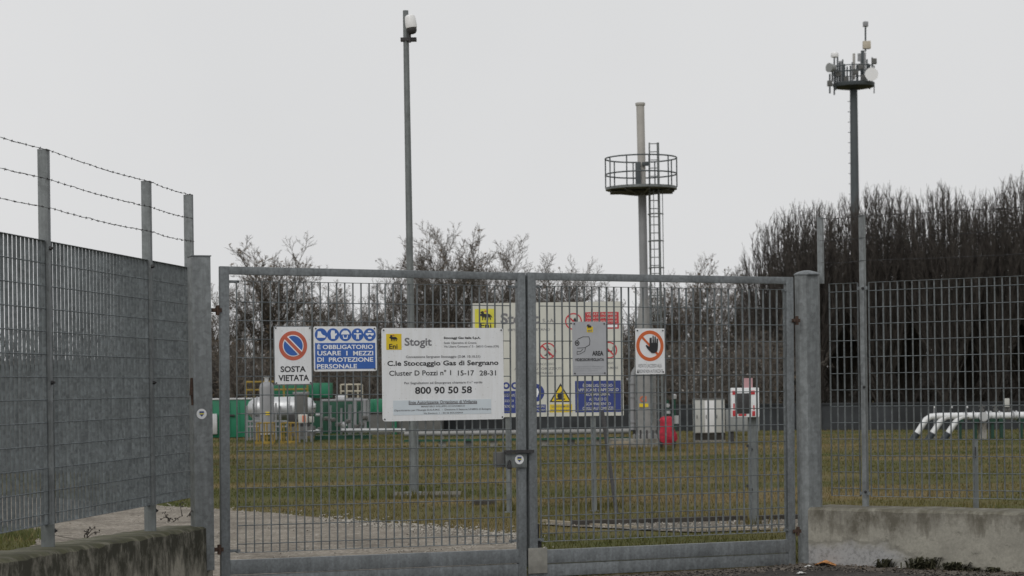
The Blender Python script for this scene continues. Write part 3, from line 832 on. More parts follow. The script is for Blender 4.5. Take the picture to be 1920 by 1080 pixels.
# large company sign
k = Sign('company_sign', 'large white company information sign with yellow logo on gate', GATE, SO, (716, 615, 944, 788), WHITES, rounded=.02)
k.rect('logo_panel', YELL, *c4(935, 150), *c4(1053, 275))
dog(k, *c4(957, 157), *c4(1023, 207), 2)
k.text('logo_lettering', [t4('Eni', 957, 1022, 230, 266)], BLACKP, 2, .02)
k.text('headline', [t4('Stogit', 1078, 1290, 183, 241, .022)], GREYP, 1)
k.rect('pale_field', PALEB, *c4(990, 660), *c4(1755, 788))
k.text('lettering', [t4('C.le Stoccaggio Gas di Sergnano', 943, 1812, 360, 396, .022), t4('Cluster D Pozzi n° 1', 958, 1442, 437, 475, .012), t4('15-17', 1495, 1622, 437, 475, .012), t4('28-31', 1665, 1793, 437, 475, .012),
    t4('800 90 50 58', 1160, 1605, 565, 615, .022), t4('Stoccaggi Gas Italia S.p.A.', 1385, 1672, 173, 189, .03)], BLACKP)
k.text('small_lettering', [t4('Sede Operativa di Crema', 1385, 1640, 212, 227), t4('Via Libero Comune n° 5 - 26013 Crema (CR)', 1385, 1815, 240, 255),
    t4('Concessione Sergnano Stoccaggio (D.M. 10.10.21)', 1088, 1670, 319, 336), t4('Per Segnalazioni ed Emergenze chiamare il n° verde', 1075, 1685, 523, 539),
    t4('Ente Autorizzante Organismo di Vigilanza', 1110, 1645, 671, 694, .02), t4('MINISTERO SVILUPPO ECONOMICO', 1208, 1550, 710, 722), t4("Dipartimento per l'Energia D.G.R.M.E.  -  Divisione II Sezione UNMIG di Bologna", 998, 1753, 736, 749),
    t4('Via Zamboni, 1 - 40125 BOLOGNA', 1225, 1535, 763, 774)], GREYP, 2)
x0_, y0_ = c4(1110, 697); x1_, y1_ = c4(1645, 699.5); k.rect('underline', GREYP, x0_, y0_, x1_, y1_, 2)
# camera notice
def c8(cx, cy): return 1060 + cx/8.31, 590 + cy/8.31
def t8(body, x0, x1, yt, yb, *bo): return (body, 1060 + x0/8.31, 1060 + x1/8.31, 590 + yt/8.31, 590 + yb/8.31, *bo)
k = Sign('camera_notice', 'grey video surveillance notice with camera drawing on gate', GATE, SO, (1073.2, 603.2, 1136.4, 703.7), GREYS, rounded=.004)
k.rect('logo_panel', YELL, *c8(332, 185), *c8(425, 275)); 
k.text('logo_lettering', [t8('eni', 345, 410, 225, 262)], GREYP, 2, .02)
dog(k, *c8(330, 148), *c8(402, 208), 3)
def camera_drawing(b, f, e):
    L8 = [(185,385),(270,345),(365,345),(380,400),(375,470),(300,515),(180,520)]
    ps = [k.p(*c8(*q)) for q in L8]
    for a_, c_ in zip(ps[:-1], ps[1:]): b.stroke(a_, c_, .0040, f, e)
    L2 = [(310,520),(300,570),(230,610),(180,620),(180,575),(235,575),(270,535)]
    ps = [k.p(*c8(*q)) for q in L2]
    for a_, c_ in zip(ps[:-1], ps[1:]): b.stroke(a_, c_, .0034, f, e)
    a_ = k.p(*c8(180, 442)); b.ring(a_[0], a_[1], .019, .021, .006, .006, f - .0004, e); b.disc(a_[0], a_[1], .008, .008, f - .0004, e)
k.shape('camera_drawing', BLACKP, camera_drawing)
k.text('lettering', [t8('AREA', 415, 590, 568, 635, .035), t8('VIDEOSORVEGLIATA', 145, 600, 680, 722, .03)], BLACKP)
k.text('fine_print', [t8('La registrazione è effettuata per', 135, 600, 795, 815), t8('motivi di sicurezza e tutela del', 135, 560, 828, 848), t8('patrimonio aziendale', 135, 500, 862, 882), t8('Art. 13 del Codice in materia di protezione dei dati', 135, 600, 905, 920)], PALEP, 1, .0)
# no entry hand
k = Sign('no_entry_sign', 'white sign with black hand in orange red ring on gate', GATE, SO, (1191.5, 616, 1246, 701.5), WHITES, rounded=.004)
ctr = k.p(*c8(1315, 485)); Rh = .1185
k.shape('red_ring', REDO, lambda b, f, e: b.ring(ctr[0], ctr[1], Rh, Rh, .027, .027, f, e), 1)
q = (Rh - .02)/math.sqrt(2)
k.shape('red_slash', REDO, lambda b, f, e: b.stroke((ctr[0]-q, ctr[1]+q), (ctr[0]+q, ctr[1]-q), .017, f, e - .0003), 2)
def hand(b, f, e):
    pts = [(1340,595),(1310,570),(1270,525),(1245,480),(1262,470),(1282,490),(1308,498),(1305,470),(1308,362),(1338,358),(1340,440),(1352,440),(1354,328),(1369,328),(1374,440),(1382,440),(1384,342),(1402,340),(1406,440),(1414,440),(1416,372),(1438,374),(1437,480),(1432,545),(1415,585),(1380,600)]
    b.poly([k.p(*c8(*p_)) for p_ in pts], f, e)
k.shape('hand_symbol', BLACKP, hand, 3)
k.text('lettering', [t8("VIETATO L'ACCESSO ALLE", 1130, 1495, 768, 822, .0), t8('PERSONE NON AUTORIZZATE', 1115, 1520, 855, 905, .0)], GREYP)

# big notice board behind the gate ---------------------------------------
BY = 23.5
BF = Frame(at(885.5, 690, BY), at(1168, 690, BY))
def c7(cx, cy): return 860 + cx/4.32, 550 + cy/4.32
def t7(body, x0, x1, yt, yb, *bo): return (body, 860 + x0/4.32, 860 + x1/4.32, 550 + yt/4.32, 550 + yb/4.32, *bo)
k = Sign('notice_board', 'large cream notice board on steel posts standing behind the gate', BF, 0, (885.5, 567, 1168, 781), CREAM, 'notice board', th=.02, rounded=.006)
def board_post(x, yb):
    s, z = BF.loc(x, 690); s -= k.s0; w_ = .030
    return MB().box(s - w_, s + w_, .002, .05, -k.z0, k.H - .1).box(s - .05, s + .05, -.01, .07, -k.z0, -k.z0 + .01)
board_post(951, 0).build('post', STEELGREY, k.root); board_post(1111, 0).build('post', STEELGREY, k.root)
a = k.p(1128, 760); MB().bar((a[0], .03, a[1]), (a[0] + .13, -.55, -k.z0), .024, n=6).build('brace', IRON, k.root)
k.rect('logo_panel', YELB, *c7(133, 125), *c7(300, 305))
dog(k, *c7(168, 140), *c7(272, 218), 2)
k.text('logo_lettering', [t7('Eni', 175, 265, 238, 285, .02)], BLACKP, 2)
k.text('headline', [t7('Stogit', 340, 650, 165, 245, .035)], GREYP); k.text('headline_suffix', [t7('S.p.A.', 680, 775, 207, 235, .01)], GREYP)
k.text('lettering', [t7('IMPIANTO A METANO', 400, 740, 285, 304, .01), t7("DIVIETO D'ACCESSO", 520, 775, 565, 582, .01), t7('AI NON AUTORIZZATI', 450, 830, 602, 620, .01), t7('ED AGLI ESTRANEI', 510, 760, 638, 655, .01), t7('VIETATO', 1195, 1265, 558, 574, .01), t7('FUMARE', 1200, 1290, 594, 612, .01)], GREYP)
def prohib(cx, cy, extra=None):
    a = k.p(*c7(cx, cy)); Rq = .098; q = (Rq - .01)/math.sqrt(2)
    k.shape('prohibition_ring', REDS, lambda b, f, e: (b.ring(a[0], a[1], Rq, Rq, .015, .015, f, e)), 1)
    if extra: k.shape('prohibition_symbol', BLACKP, lambda b, f, e: extra(b, a, f, e), 2)
    k.shape('prohibition_slash', REDS, lambda b, f, e: b.stroke((a[0]-q, a[1]+q), (a[0]+q, a[1]-q), .017, f, e), 3)
def man(b, a, f, e):
    b.disc(a[0], a[1] + .05, .012, .012, f, e, 12)
    b.poly([(a[0] + x_*.001, a[1] + z_*.001) for x_, z_ in [(-14,34),(10,36),(34,14),(30,8),(10,20),(12,-8),(34,-46),(22,-52),(2,-18),(-16,-54),(-40,-50),(-36,-44),(-22,-42),(-8,-6),(-10,20),(-34,6),(-38,12)]], f, e)
def cig(b, a, f, e):
    b.box(a[0] - .05, a[0] + .04, f, e, a[1] - .02, a[1] - .004); b.box(a[0] + .045, a[0] + .05, f, e, a[1] - .01, a[1] + .04)
def flame_s(b, a, f, e):
    b.box(a[0] - .05, a[0] + .01, f, e, a[1] - .03, a[1] - .015); b.poly([(a[0] + .01, a[1] - .03), (a[0] + .035, a[1]), (a[0] + .02, a[1] + .05), (a[0] - .01, a[1] + .01)], f, e)
prohib(930, 228, flame_s); prohib(720, 468, man); prohib(1215, 460, cig)
a = k.p(*c7(555, 470)); k.shape('no_entry_disc', REDS, lambda b, f, e: b.disc(a[0], a[1], .095, .095, f, e), 1); k.shape('no_entry_bar', WHITEP, lambda b, f, e: b.box(a[0]-.065, a[0]+.065, f, e, a[1]-.016, a[1]+.016), 2)
k.rect('red_field', REDS, *c7(1020, 150), *c7(1295, 290)); k.rect('white_strip', WHITEP, *c7(1036, 254), *c7(1284, 278), 2)
k.text('red_field_lettering', [t7('VIETATO FUMARE E', 1036, 1280, 160, 178), t7('USARE FIAMME LIBERE', 1036, 1280, 190, 206), t7('O LAMPADE NON PROTETTE', 1036, 1280, 220, 236)], CREAM, 2, .005)
for cx in (385, 455): k.disc('pictogram_disc', NAVY, *c7(cx, 748), .041)
for cx in (385, 455): k.disc('pictogram_mask', CREAM, *c7(cx, 748), .02, 2)
k.rect('blue_field', NAVY, *c7(300, 790), *c7(460, 972)); 
k.text('blue_field_lettering', [t7('OBBLIGO DI USARE', 315, 455, 815, 838), t7('I MEZZI DI', 325, 445, 862, 880), t7('PROTEZIONE', 320, 450, 905, 925)], CREAM, 2, .005)
k.disc('mandatory_disc', NAVY, *c7(620, 805), .105)
k.shape('mask_symbol', WHITEP, lambda b, f, e: (b.poly([k.p(*c7(*p_)) for p_ in [(590,770),(640,770),(650,800),(636,840),(604,840),(586,800)]], f, e)), 2)
k.rect('blue_label', NAVY, *c7(560, 900), *c7(705, 965)); k.text('blue_label_lettering', [t7('PROTEGGERE', 568, 698, 910, 925), t7("LE VIE RESPIRATORIE", 568, 698, 938, 952)], CREAM, 2, .005)
k.shape('warning_triangle', BLACKP, lambda b, f, e: b.poly([k.p(*c7(*p_)) for p_ in [(825,728),(914,881),(736,881)]], f, e), 1)
k.shape('warning_field', YELL, lambda b, f, e: b.poly([k.p(*c7(*p_)) for p_ in [(825,750),(897,872),(753,872)]], f, e), 2)
k.shape('flame_symbol', BLACKP, lambda b, f, e: b.poly([k.p(*c7(*p_)) for p_ in [(788,862),(862,862),(862,852),(846,850),(852,830),(838,812),(832,790),(820,812),(806,805),(798,832),(804,850),(788,852)]], f, e), 3)
k.rect('yellow_label', YELL, *c7(738, 897), *c7(918, 965)); k.text('yellow_label_lettering', [t7('GAS INFIAMMABILE', 750, 908, 908, 924), t7('PERICOLO DI INCENDIO', 746, 912, 938, 952)], GREYP, 2, .005)
k.rect('blue_notice', NAVY, *c7(945, 705), *c7(1312, 965))
k.text('blue_notice_lettering', [t7('È OBBLIGATORIO', 1005, 1245, 735, 757), t7("APPLICARE L'APPOSITO", 960, 1295, 770, 793), t7('ROMPIFIAMMA', 1030, 1225, 808, 830), t7('AL TUBO DI', 1055, 1205, 846, 868), t7('SCAPPAMENTO', 1028, 1232, 884, 906), t7('DEGLI AUTOMEZZI', 1005, 1250, 920, 942)], CREAM, 2, .012)

# ------------------------------------------------------------------ in the yard
def place(x, y, Y): return at(x, y, Y)
def mpp(Y): return Y / FPX
def root_at(x, Y): p = at(x, 800, Y); return Vector((p.x, Y, 0))
class Px:
    """local metres about a root standing at pixel x, distance Y, facing the camera"""
    def __init__(k, x, Y):
        k.o = root_at(x, Y); k.Y = Y; k.x0 = x
    def __call__(k, x, y, dy=0.0):
        p = at(x, y, k.Y + dy); return (p.x - k.o.x, dy, p.z)
    def x(k, x, y=785): return k(x, y)[0]
    def z(k, y): return k(k.x0, y)[2]
# camera pole
PP = Px(774, 27.5)
cp = thing('camera_pole', 'tall grey steel pole with camera near its top, on concrete slab', 'pole', PP.o)
tp = PP(760.5, 20)
MB().bar((0, 0, 0.03), (tp[0], 0, tp[2]), .056, .038, 16).build('pole', STEELGREY, cp)
MB().box(-.11, .11, -.11, .11, .03, .05).build('base_plate', STEELGREY, cp)
q = PP(763, 74)
MB().box(q[0] - .085, q[0] + .13, -.05, .05, q[2] - .025, q[2] + .02).bar((q[0] + .04, -.05, q[2] - .05), (q[0] + .04, -.05, q[2] + .10), .02, n=8).build('bracket', IRON, cp)
dm = thing('dome_camera', 'white dome camera with dark lens fixed to the tall grey pole', 'camera', PP.o + Vector((q[0] + .088, -.10, q[2] + .01)))
dm.rotation_euler = (0, rad(-8), 0); dm.scale = (1.12, 1.12, 1.0)
MB().lathe([(.045, .12), (.066, .13), (.070, .17), (.066, .26), (.058, .29), (.04, .305), (.004, .308)], n=20).build('housing', CAMW, dm)
MB().lathe([(.02, .045), (.042, .055), (.056, .08), (.060, .105), (.060, .124)], n=20).build('lens_dome', IRON, dm)
a, c = gnd(737, 930), gnd(892, 930)
slab = MB().bbox(a.x, c.x - .2, 27.0, 27.9, -.05, .035, .012).build('concrete_slab', SLABM); tag(slab, 'flat concrete slab under the tall camera pole', 'slab')
a = gnd(888, 943); mh = MB().bbox(a.x, a.x + .27, 25.1, 25.35, -.03, .05, .01).build('manhole_kerb', KERBD); tag(mh, 'small dark concrete block in grass, right of the camera pole', 'block')

# emergency box on a post (right half of the gate)
EB = Px(1410, 20.85)
eb = thing('emergency_box', 'red and white framed emergency box on short steel post', 'call box', EB.o)
q = EB(1395, 755); m1 = mpp(20.85)
MB().box(-.042, .042, -.03, .03, 0, 1.15).build('post', STEELGREY, eb)
x0, x1 = EB(1369, 755)[0], EB(1421, 755)[0]; z1, z0 = EB(1395, 727)[2], EB(1395, 782)[2]
MB().bbox(x0, x1, -.12, -.03, z0, z1, .008).build('box', WHITES, eb)
xa, xb = EB(1371, 755)[0], EB(1413, 755)[0]; za, zb = z0 + .012, z1 - .02
for nm, (bx0, bx1, bz0, bz1) in {'upper_left': (xa, xa + .035, zb - .05, zb - .01), 'upper_right': (xb - .04, xb, zb - .05, zb - .01), 'lower_left': (xa, xa + .04, za, za + .06), 'lower_right': (xb - .03, xb, za, za + .05)}.items():
    MB().bbox(bx0, bx1, -.126, -.1205, bz0, bz1, .002).build('red_block', REDS, eb)
MB().box(xa + .06, xa + .14, -.124, -.1205, za + .002, za + .022).build('red_bar', REDS, eb)
MB().box(xa + .008, xa + .022, -.124, -.1205, za + .07, za + .13).build('red_bar', REDS, eb); MB().box(xb - .018, xb - .006, -.124, -.1205, za + .06, za + .11).build('red_bar', REDS, eb)
MB().bbox(EB(1376, 755)[0], EB(1403, 755)[0], -.126, -.119, EB.z(775), EB.z(737), .003).build('window', IRON, eb)
MB().box(EB.x(1392), EB.x(1410), -.10, -.06, z1, EB(1400, 709)[2]).build('beacon', paint('faded_pink', (.52, .30, .32), .5), eb)
bt = MB(); 
for yy_ in (842, 917): qq = EB(1408, yy_); bolt(bt, qq[0], -.03, qq[2], .016); bt.box(qq[0] - .05, qq[0] - .03, -.05, -.03, qq[2] + .02, qq[2] + .05)
bt.build_each('bolt', IRON, eb, 3)
# short post behind the right wall
SP_ = Px(1828, 18.6)
sp_ = thing('marker_post', 'short grey steel post in grass behind the right wall', 'post', SP_.o)
tz = SP_(1826, 824)[2]
MB().box(-.022, .022, -.02, .02, 0, tz).build('post', STEELGREY, sp_); MB().box(-.026, .0, -.028, -.02, SP_.z(858), SP_.z(838)).build('dark_clip', IRON, sp_)

# vent stack -----------------------------------------------------------------
VY = 47.7; V = Px(1211, VY); mp = mpp(VY)
vs = thing('vent_stack', 'tall slim vent stack with round railed platform and caged ladder', 'vent stack', V.o)
def vz(y): return V(1211, y)[2]
pl_ = thing('concrete_plinth', 'weathered concrete plinth under the vent stack', 'plinth', V.o)
MB().bbox(-.85, .42, -.55, .55, -.05, vz(822), .03).build('block', CONC, pl_)
MB().bbox(-.85, -.4, -.58, -.555, .0, vz(825), .01).build('broken_face', KERBL, pl_)
MB().lathe([(.31, vz(822)), (.31, vz(815)), (.255, vz(812)), (.255, vz(690)), (.235, vz(660)), (.20, vz(615)), (.105, vz(566)), (.096, vz(560))], n=28).build('lower_body', PIPEG, vs)
anch = MB()
for i in range(12):
    q = i*math.pi/6; anch.bar((.29*math.cos(q), .32*math.sin(q), vz(824)), (.29*math.cos(q), .29*math.sin(q), vz(806)), .022, n=6)
anch.build_each('anchor_bolt', IRON, vs)
sl = lambda y: -.0045*(vz(y) - 1.3) * 1.0
MB().tube([(0, 0, vz(562)), (sl(350)*.6, 0, vz(350))], .098, 20).build('pipe_lower', VGREY, vs)
MB().tube([(sl(350)*.6, 0, vz(352)), (sl(195), 0, vz(196))], .094, 20).lathe([(.094, vz(199)), (.115, vz(197)), (.115, vz(193)), (.10, vz(192.5))], (sl(195), 0, 0), 20).build('pipe_upper', STACKW, vs)
# platform
pc = sl(350)*.6 - .02; pr = .84; zf = vz(352)
MB().lathe([(pr, zf - .05), (pr, zf + .01), (.13, zf + .012)], (pc, 0, 0), 32).build('platform_floor', STEELGREY, vs)
sup = MB()
for i in range(8):
    q = i*math.pi/4 + .2; sup.bar((pc + .1*math.cos(q), .1*math.sin(q), zf - .16), (pc + .74*math.cos(q), .74*math.sin(q), zf - .07), .03, n=4)
sup.bar((pc - .72, -.2, zf - .09), (pc + .76, -.2, zf - .09), .04, n=4); sup.bar((pc - .72, .25, zf - .09), (pc + .76, .25, zf - .09), .04, n=4)
sup.build_each('platform_support', DGREY, vs)
rail = MB()
for zz in (vz(297), vz(327)):
    rail.tube([(pc + pr*math.cos(2*math.pi*i/40), pr*math.sin(2*math.pi*i/40), zz) for i in range(41)], .017, 6)
for i in range(10):
    q = 2*math.pi*(i + .5)/10 + .16; rail.bar((pc + pr*math.cos(q), pr*math.sin(q), zf), (pc + pr*math.cos(q), pr*math.sin(q), vz(297)), .017, n=6)
rail.build('railing', MASTC, vs)
MB().bbox(pc - .14, pc - .02, -.2, -.1, zf, vz(305), .01).bbox(pc + .02, pc + .2, -.16, -.1, vz(312), vz(305), .01).build('gate_frame', MASTC, vs)
# ladder at the right of the pipe
lad = MB(); lx0, lx1 = V.x(1214.5), V.x(1235); ly = -.25
def lx(x, y): return V(x, y)[0]
for (xt, xb) in ((1216, 1221), (1232, 1240)):
    lad.bar((lx(xt, 270), ly, vz(270)), (lx(xb, 700), ly, vz(790)), .020 if xt < 1220 else .032, n=6)
nz = vz(272)
i = 0
while nz > .5:
    yy_ = 725 - (nz - EYE)/mp; t = (yy_ - 270)/430
    lad.bar((lx(1216 + 5*t, yy_), ly, nz), (lx(1232 + 8*t, yy_), ly, nz), .011, n=5); nz -= .19; i += 1
lad.build('ladder', STEELGREY, vs)
cg = MB()
cxm = lambda y: lx(1226 + 6*(y - 270)/430, y)
for yy_ in (404, 454, 504, 556, 606):
    cg.tube([(cxm(yy_) + .17*math.cos(a_), ly - .30*math.sin(a_)*1.0, vz(yy_)) for a_ in [math.pi*j/10 for j in range(11)]], .018, 5)
for a_ in (.35, 1.2, 1.94, 2.79):
    cg.bar((cxm(404) + .17*math.cos(a_), ly - .30*math.sin(a_), vz(360)), (cxm(606) + .17*math.cos(a_), ly - .30*math.sin(a_), vz(610)), .010, n=5)
cg.build('ladder_cage', STEELGREY, vs)
# side pipe with flanges
s1 = V.x(1186, 765)
sp2 = MB().tube([V(1205, 672), V(1196, 686), V(1188, 700), V(1186, 720), V(1186, 806)], .062, 12)
for yy_ in (720, 745, 768, 792): sp2.lathe([(.085, vz(yy_)), (.085, vz(yy_ - 3.2))], (s1, 0, 0), 12)
sp2.bar(V(1184, 712), V(1174, 711), .03, n=8)
sp2.build('side_pipe', VGREY, vs)
o = MB()
a = V(1205, 752); text_into(o, 'CI', V.x(1199), V.x(1211), vz(753), vz(743), -.258, .02); o.build('red_lettering', REDO, vs, fix=False, smooth=False)
MB().box(V.x(1198), V.x(1214.5), -.262, -.235, vz(763), vz(756.5)).build('yellow_label', YELL, vs)
# valve group behind the extinguisher
VG = Px(1256, 49.5)
vg = thing('valve_group', 'small green and silver valve piping, right of vent stack', 'valves', VG.o)
b = MB().bar((-.05, 0, 0), (-.05, 0, VG.z(750)), .035, n=8).bar((.12, 0, 0), (.12, 0, VG.z(742)), .03, n=8).bar((-.2, 0, .6), (.2, 0, .6), .04, n=8); b.build_each('pipe', GREEND, vg)
b = MB().lathe([(.07, .75), (.07, .82)], (-.05, 0, 0), 10).lathe([(.05, VG.z(748)), (.06, VG.z(741)), (.02, VG.z(739))], (.12, 0, 0), 10).lathe([(.06, .5), (.06, .7)], (.16, -.02, 0), 10).bar((-.05, -.1, .95), (-.05, .1, .95), .05, n=10); b.build_each('valve', SILVER, vg)

# red covered wheeled extinguisher
XE = Px(1251, 46.0)
xe = thing('wheeled_extinguisher', 'wheeled fire extinguisher under a red cover beside the vent stack', 'fire extinguisher', XE.o)
b = MB(); rows = []
prof = [(.15, .09, .10), (.20, .14, .22), (.195, .15, .34), (.15, .13, .46), (.15, .12, .56), (.155, .11, .64), (.13, .09, .70), (.05, .04, .72)]
n_ = 18; r3 = random.Random(4)
for i, (rx, ry, z) in enumerate(prof):
    for j in range(n_):
        q = 2*math.pi*j/n_; w_ = 1 + .13*math.sin(5*q + i*1.3) + r3.uniform(-.07, .07); zz = z + (.035*abs(math.sin(1.0*q)) if i >= 5 else 0)*math.cos(q)**2*2
        rows.append((rx*w_*math.cos(q), ry*w_*math.sin(q), zz))
fs = [(i*n_+j, i*n_+(j+1) % n_, (i+1)*n_+(j+1) % n_, (i+1)*n_+j) for i in range(len(prof)-1) for j in range(n_)]
b.add(rows, fs + [tuple(range(n_))[::-1], tuple(range((len(prof)-1)*n_, len(prof)*n_))]); b.build('cover', REDC, xe)
for sx in (-.145, .145): 
    w_ = MB().bar((sx - .03, -.02, .09), (sx + .03, -.02, .09), .09, n=18).build('wheel', RUBBER, xe)

# white cabinet and grey cabinet
CW = Px(1331, 51.0)
cw = thing('white_cabinet', 'white two door outdoor cabinet in grass, right of vent stack', 'cabinet', CW.o)
def cz(y): return CW(1331, y)[2]
x0, x1 = CW.x(1302) + .0, CW.x(1360)
x0, x1 = CW(1302.5, 780)[0], CW(1359, 780)[0]
MB().bbox(x0, x1, 0, .5, cz(812), cz(749), .01).build('body', CABW, cw)
MB().box(x0 - .02, x1 + .02, -.02, .5, cz(749), cz(747)).build('top', DGREY, cw)
MB().box(x0 - .01, x1 + .01, .02, .48, -.02, cz(812)).build('plinth', KERBD, cw)
for xa_, xb_ in ((x0 + .02, CW(1321, 780)[0] - .01), (CW(1321, 780)[0] + .005, CW(1340.5, 780)[0] - .005), (CW(1340.5, 780)[0] + .005, x1 - .02)):
    dd = MB().bbox(xa_, xb_, -.02, 0, cz(811), cz(751), .006).build('door', CABM if xb_ < x1 - .1 and xa_ > x0 + .1 else CABW, cw)
    MB().box(xa_ + .03, xa_ + .045, -.035, -.02, cz(785), cz(778)).build('handle', IRON, dd)
MB().box(x0 - .05, x1, -.12, -.03, -.02, .05).build('threshold', CONC, cw)
CG = Px(1395, 49.5)
cg_ = thing('grey_cabinet', 'plain grey equipment cabinet behind the red and white box', 'cabinet', CG.o)
def gz(y): return CG(1395, y)[2]
x0, x1 = CG(1364, 790)[0], CG(1424, 790)[0]
MB().bbox(x0, x1, 0, .4, gz(809), gz(768), .012).build('body', CABG, cg_)
MB().box(x0 + .04, x0 + .16, .05, .3, -.02, gz(809)).box(x1 - .16, x1 - .04, .05, .3, -.02, gz(809)).build_each('foot', IRON, cg_)
MB().bbox(x0 + .02, x1 - .02, -.015, 0, gz(807), gz(770), .005).build('door', CABG, cg_)

# long pipe on sleepers
LPp = Px(980, 50.0)
lp = thing('long_pipe', 'long grey pipe running low on green beams behind the notice board', 'pipe', LPp.o)
x0, x1 = LPp(758, 811)[0], LPp(1182, 807)[0]
zc = .325
MB().tube([(x0, 0, zc), (x1, 0, zc)], .064, 14).build('pipe', PIPEG, lp)
bm = MB()
for i in range(9):
    xx = x0 + .3 + (x1 - x0 - .5)*i/8
    sb = MB().box(xx - .09, xx + .09, -.12, .12, -.02, .16).bar((xx, 0, .16), (xx, 0, zc - .05), .05, n=6); sb.build('support', CONC if i % 2 else DGREY, lp)
MB().box(x0, x1, -.2, -.15, .14, .19).build('beam', GREEND, lp)
# boundary wall, far
p0 = at(380, 800, 64); p1 = at(2050, 800, 64)
bw = MB().box(-60, 60, 0, .2, -.1, .78)
for i in range(25): bw.box(-60 + 5*i, -59.85 + 5*i, -.04, .0, 0, .82)
bwo = bw.box(-60, 60, -.03, .23, .78, .83).build('boundary_wall', FENCEB); bwo.location = (0, 65.6, 0); bwo.rotation_euler = (0, 0, math.atan(-.40)); tag(bwo, 'long low dark grey boundary wall across the back of the grass', 'wall')

# grey shed seen between the bars of the left fence
SH = Px(60, 37)
sh = thing('shed', 'low grey flat roofed shed glimpsed between bars of left fence', 'shed', SH.o)
x0, x1 = -4.5, SH(262, 780)[0]
MB().box(x0, x1, 0, 4, -.05, SH(60, 676)[2] - .08).build('wall', SHED, sh)
MB().box(x0 - .1, x1 + .12, -.12, 4.1, SH(60, 676)[2] - .08, SH(60, 676)[2]).build('roof', DGREY, sh)
dj = MB().box(x0 + 1.2, x0 + 2.1, -.03, 0, 0, 1.9).build('door', DGREY, sh); MB().box(x0 + 1.95, x0 + 2.02, -.06, -.03, .95, 1.05).build('handle', IRON, dj)

# ------------------------------------------------------------------ plant on the left
def pxbox(P, name, mat, root, x0, y0, x1, y1, d0, d1, bev=.01):
    a = P(x0, (y0 + y1)/2, 0); c = P(x1, (y0 + y1)/2, 0); t = P((x0 + x1)/2, y0)[2]; l = max(-.02, P((x0 + x1)/2, y1)[2])
    return MB().bbox(a[0], c[0], d0, d1, l, t, bev).build(name, mat, root)
def ribs(P, root, x0, y0, x1, y1, y, step, mat):
    a = P(x0, (y0 + y1)/2)[0]; c = P(x1, (y0 + y1)/2)[0]; t = P((x0 + x1)/2, y0)[2]; l = max(0, P((x0 + x1)/2, y1)[2]); b = MB(); x = a + step/2
    while x < c: b.box(x - .02, x + .02, y - .03, y, l + .05, t - .05); x += step
    b.build_each('rib', mat, root)
E1 = Px(428, 62.0)
e = thing('equipment_container', 'green ribbed container standing left of the silver vessel', 'container', E1.o)
pxbox(E1, 'body', GREEN, e, 388, 749, 470, 820, 0, 2.4); ribs(E1, e, 388, 751, 470, 818, 0, .28, GREEN)
pxbox(E1, 'roof_edge', SILVER, e, 386, 747, 472, 749.5, -.03, 2.4, .004)
pxbox(E1, 'silver_vent', SILVER, e, 394, 776, 408, 814, -.12, -.035)
MB().tube([E1(430, 779, -.05), E1(440, 779, -.05)], .03, 6).build('door_bar', IRON, e)
E2 = Px(650, 66)
e = thing('compressor_building', 'dark green two level compressor enclosure behind silver vessel', 'building', E2.o)
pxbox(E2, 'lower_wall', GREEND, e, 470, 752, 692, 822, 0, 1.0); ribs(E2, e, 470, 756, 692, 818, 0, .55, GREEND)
pxbox(E2, 'upper_box', GREEN, e, 512, 722, 575, 752, .2, 1.0); pxbox(E2, 'upper_box', GREEN, e, 577, 718, 619, 746, .1, 1.0)
pxbox(E2, 'upper_panel', GREEN, e, 580, 720, 598, 743, .05, .1, .004); pxbox(E2, 'upper_panel', GREEN, e, 600, 720, 617, 743, .05, .1, .004)
yr = MB()
zt_, zb_ = E2(490, 716)[2], E2(490, 746)[2]
xs_ = [E2(x, 730)[0] for x in (463, 478, 494, 510, 534, 556, 578)]
for x in xs_: yr.bar((x, -.25, zb_), (x, -.25, zt_), .035, n=5)
for z in (zt_, (zt_ + zb_)/2): yr.bar((xs_[0], -.25, z), (xs_[-1], -.25, z), .03, n=5)
yr.build('yellow_railing', SAFY, e)
MB().box(xs_[0], xs_[-1], -.3, 0, zb_ - .1, zb_).build('walkway', GREEND, e)
E2b = Px(760, 64.0)
e = thing('equipment_container', 'green container partly hidden behind the large white sign', 'container', E2b.o)
pxbox(E2b, 'body', GREEN, e, 690, 748, 830, 772, 0, 2.3); ribs(E2b, e, 690, 750, 830, 770, 0, .3, GREEN)
pxbox(E2b, 'skid', DGREY, e, 692, 774, 828, 830, .1, 2.1); pxbox(E2b, 'post', GREEN, e, 736, 772, 744, 815, -.05, .09)
E3 = Px(525, 59.0)
e = thing('silver_vessel', 'long horizontal silver clad vessel behind the no parking sign', 'vessel', E3.o)
x0, x1 = E3(459, 767)[0], E3(588, 767)[0]; zc = E3(525, 766)[2]; r_ = 22*mpp(59)
MB().hlathe([(.03, x0), (r_*.6, x0 + .08), (r_*.92, x0 + .22), (r_, x0 + .36), (r_, x1 - .3), (r_*.85, x1 - .1), (r_*.4, x1), (.03, x1 + .02)], (0, .4, zc), 28).build('shell', SILVER, e)
bd = MB()
for x in (478, 500, 540, 562): q = E3(x, 767)[0]; bd.hlathe([(r_ + .012, q), (r_ + .012, q + .05)], (0, .4, zc), 28)
bd.build_each('band', VGREY, e)
for x in (480, 560): q = E3(x, 767)[0]; MB().bbox(q - .12, q + .12, .1, .7, -.02, zc - r_*.7, .01).build('saddle', VGREY, e)
vp = MB(); r4 = random.Random(8)
for x in (466, 472, 478, 512, 520, 528, 540, 548):
    a_ = E3(x, 790); vp.bar((a_[0], -.3, 0), (a_[0], -.3, E3(x, r4.uniform(752, 790))[2]), .03, n=6)
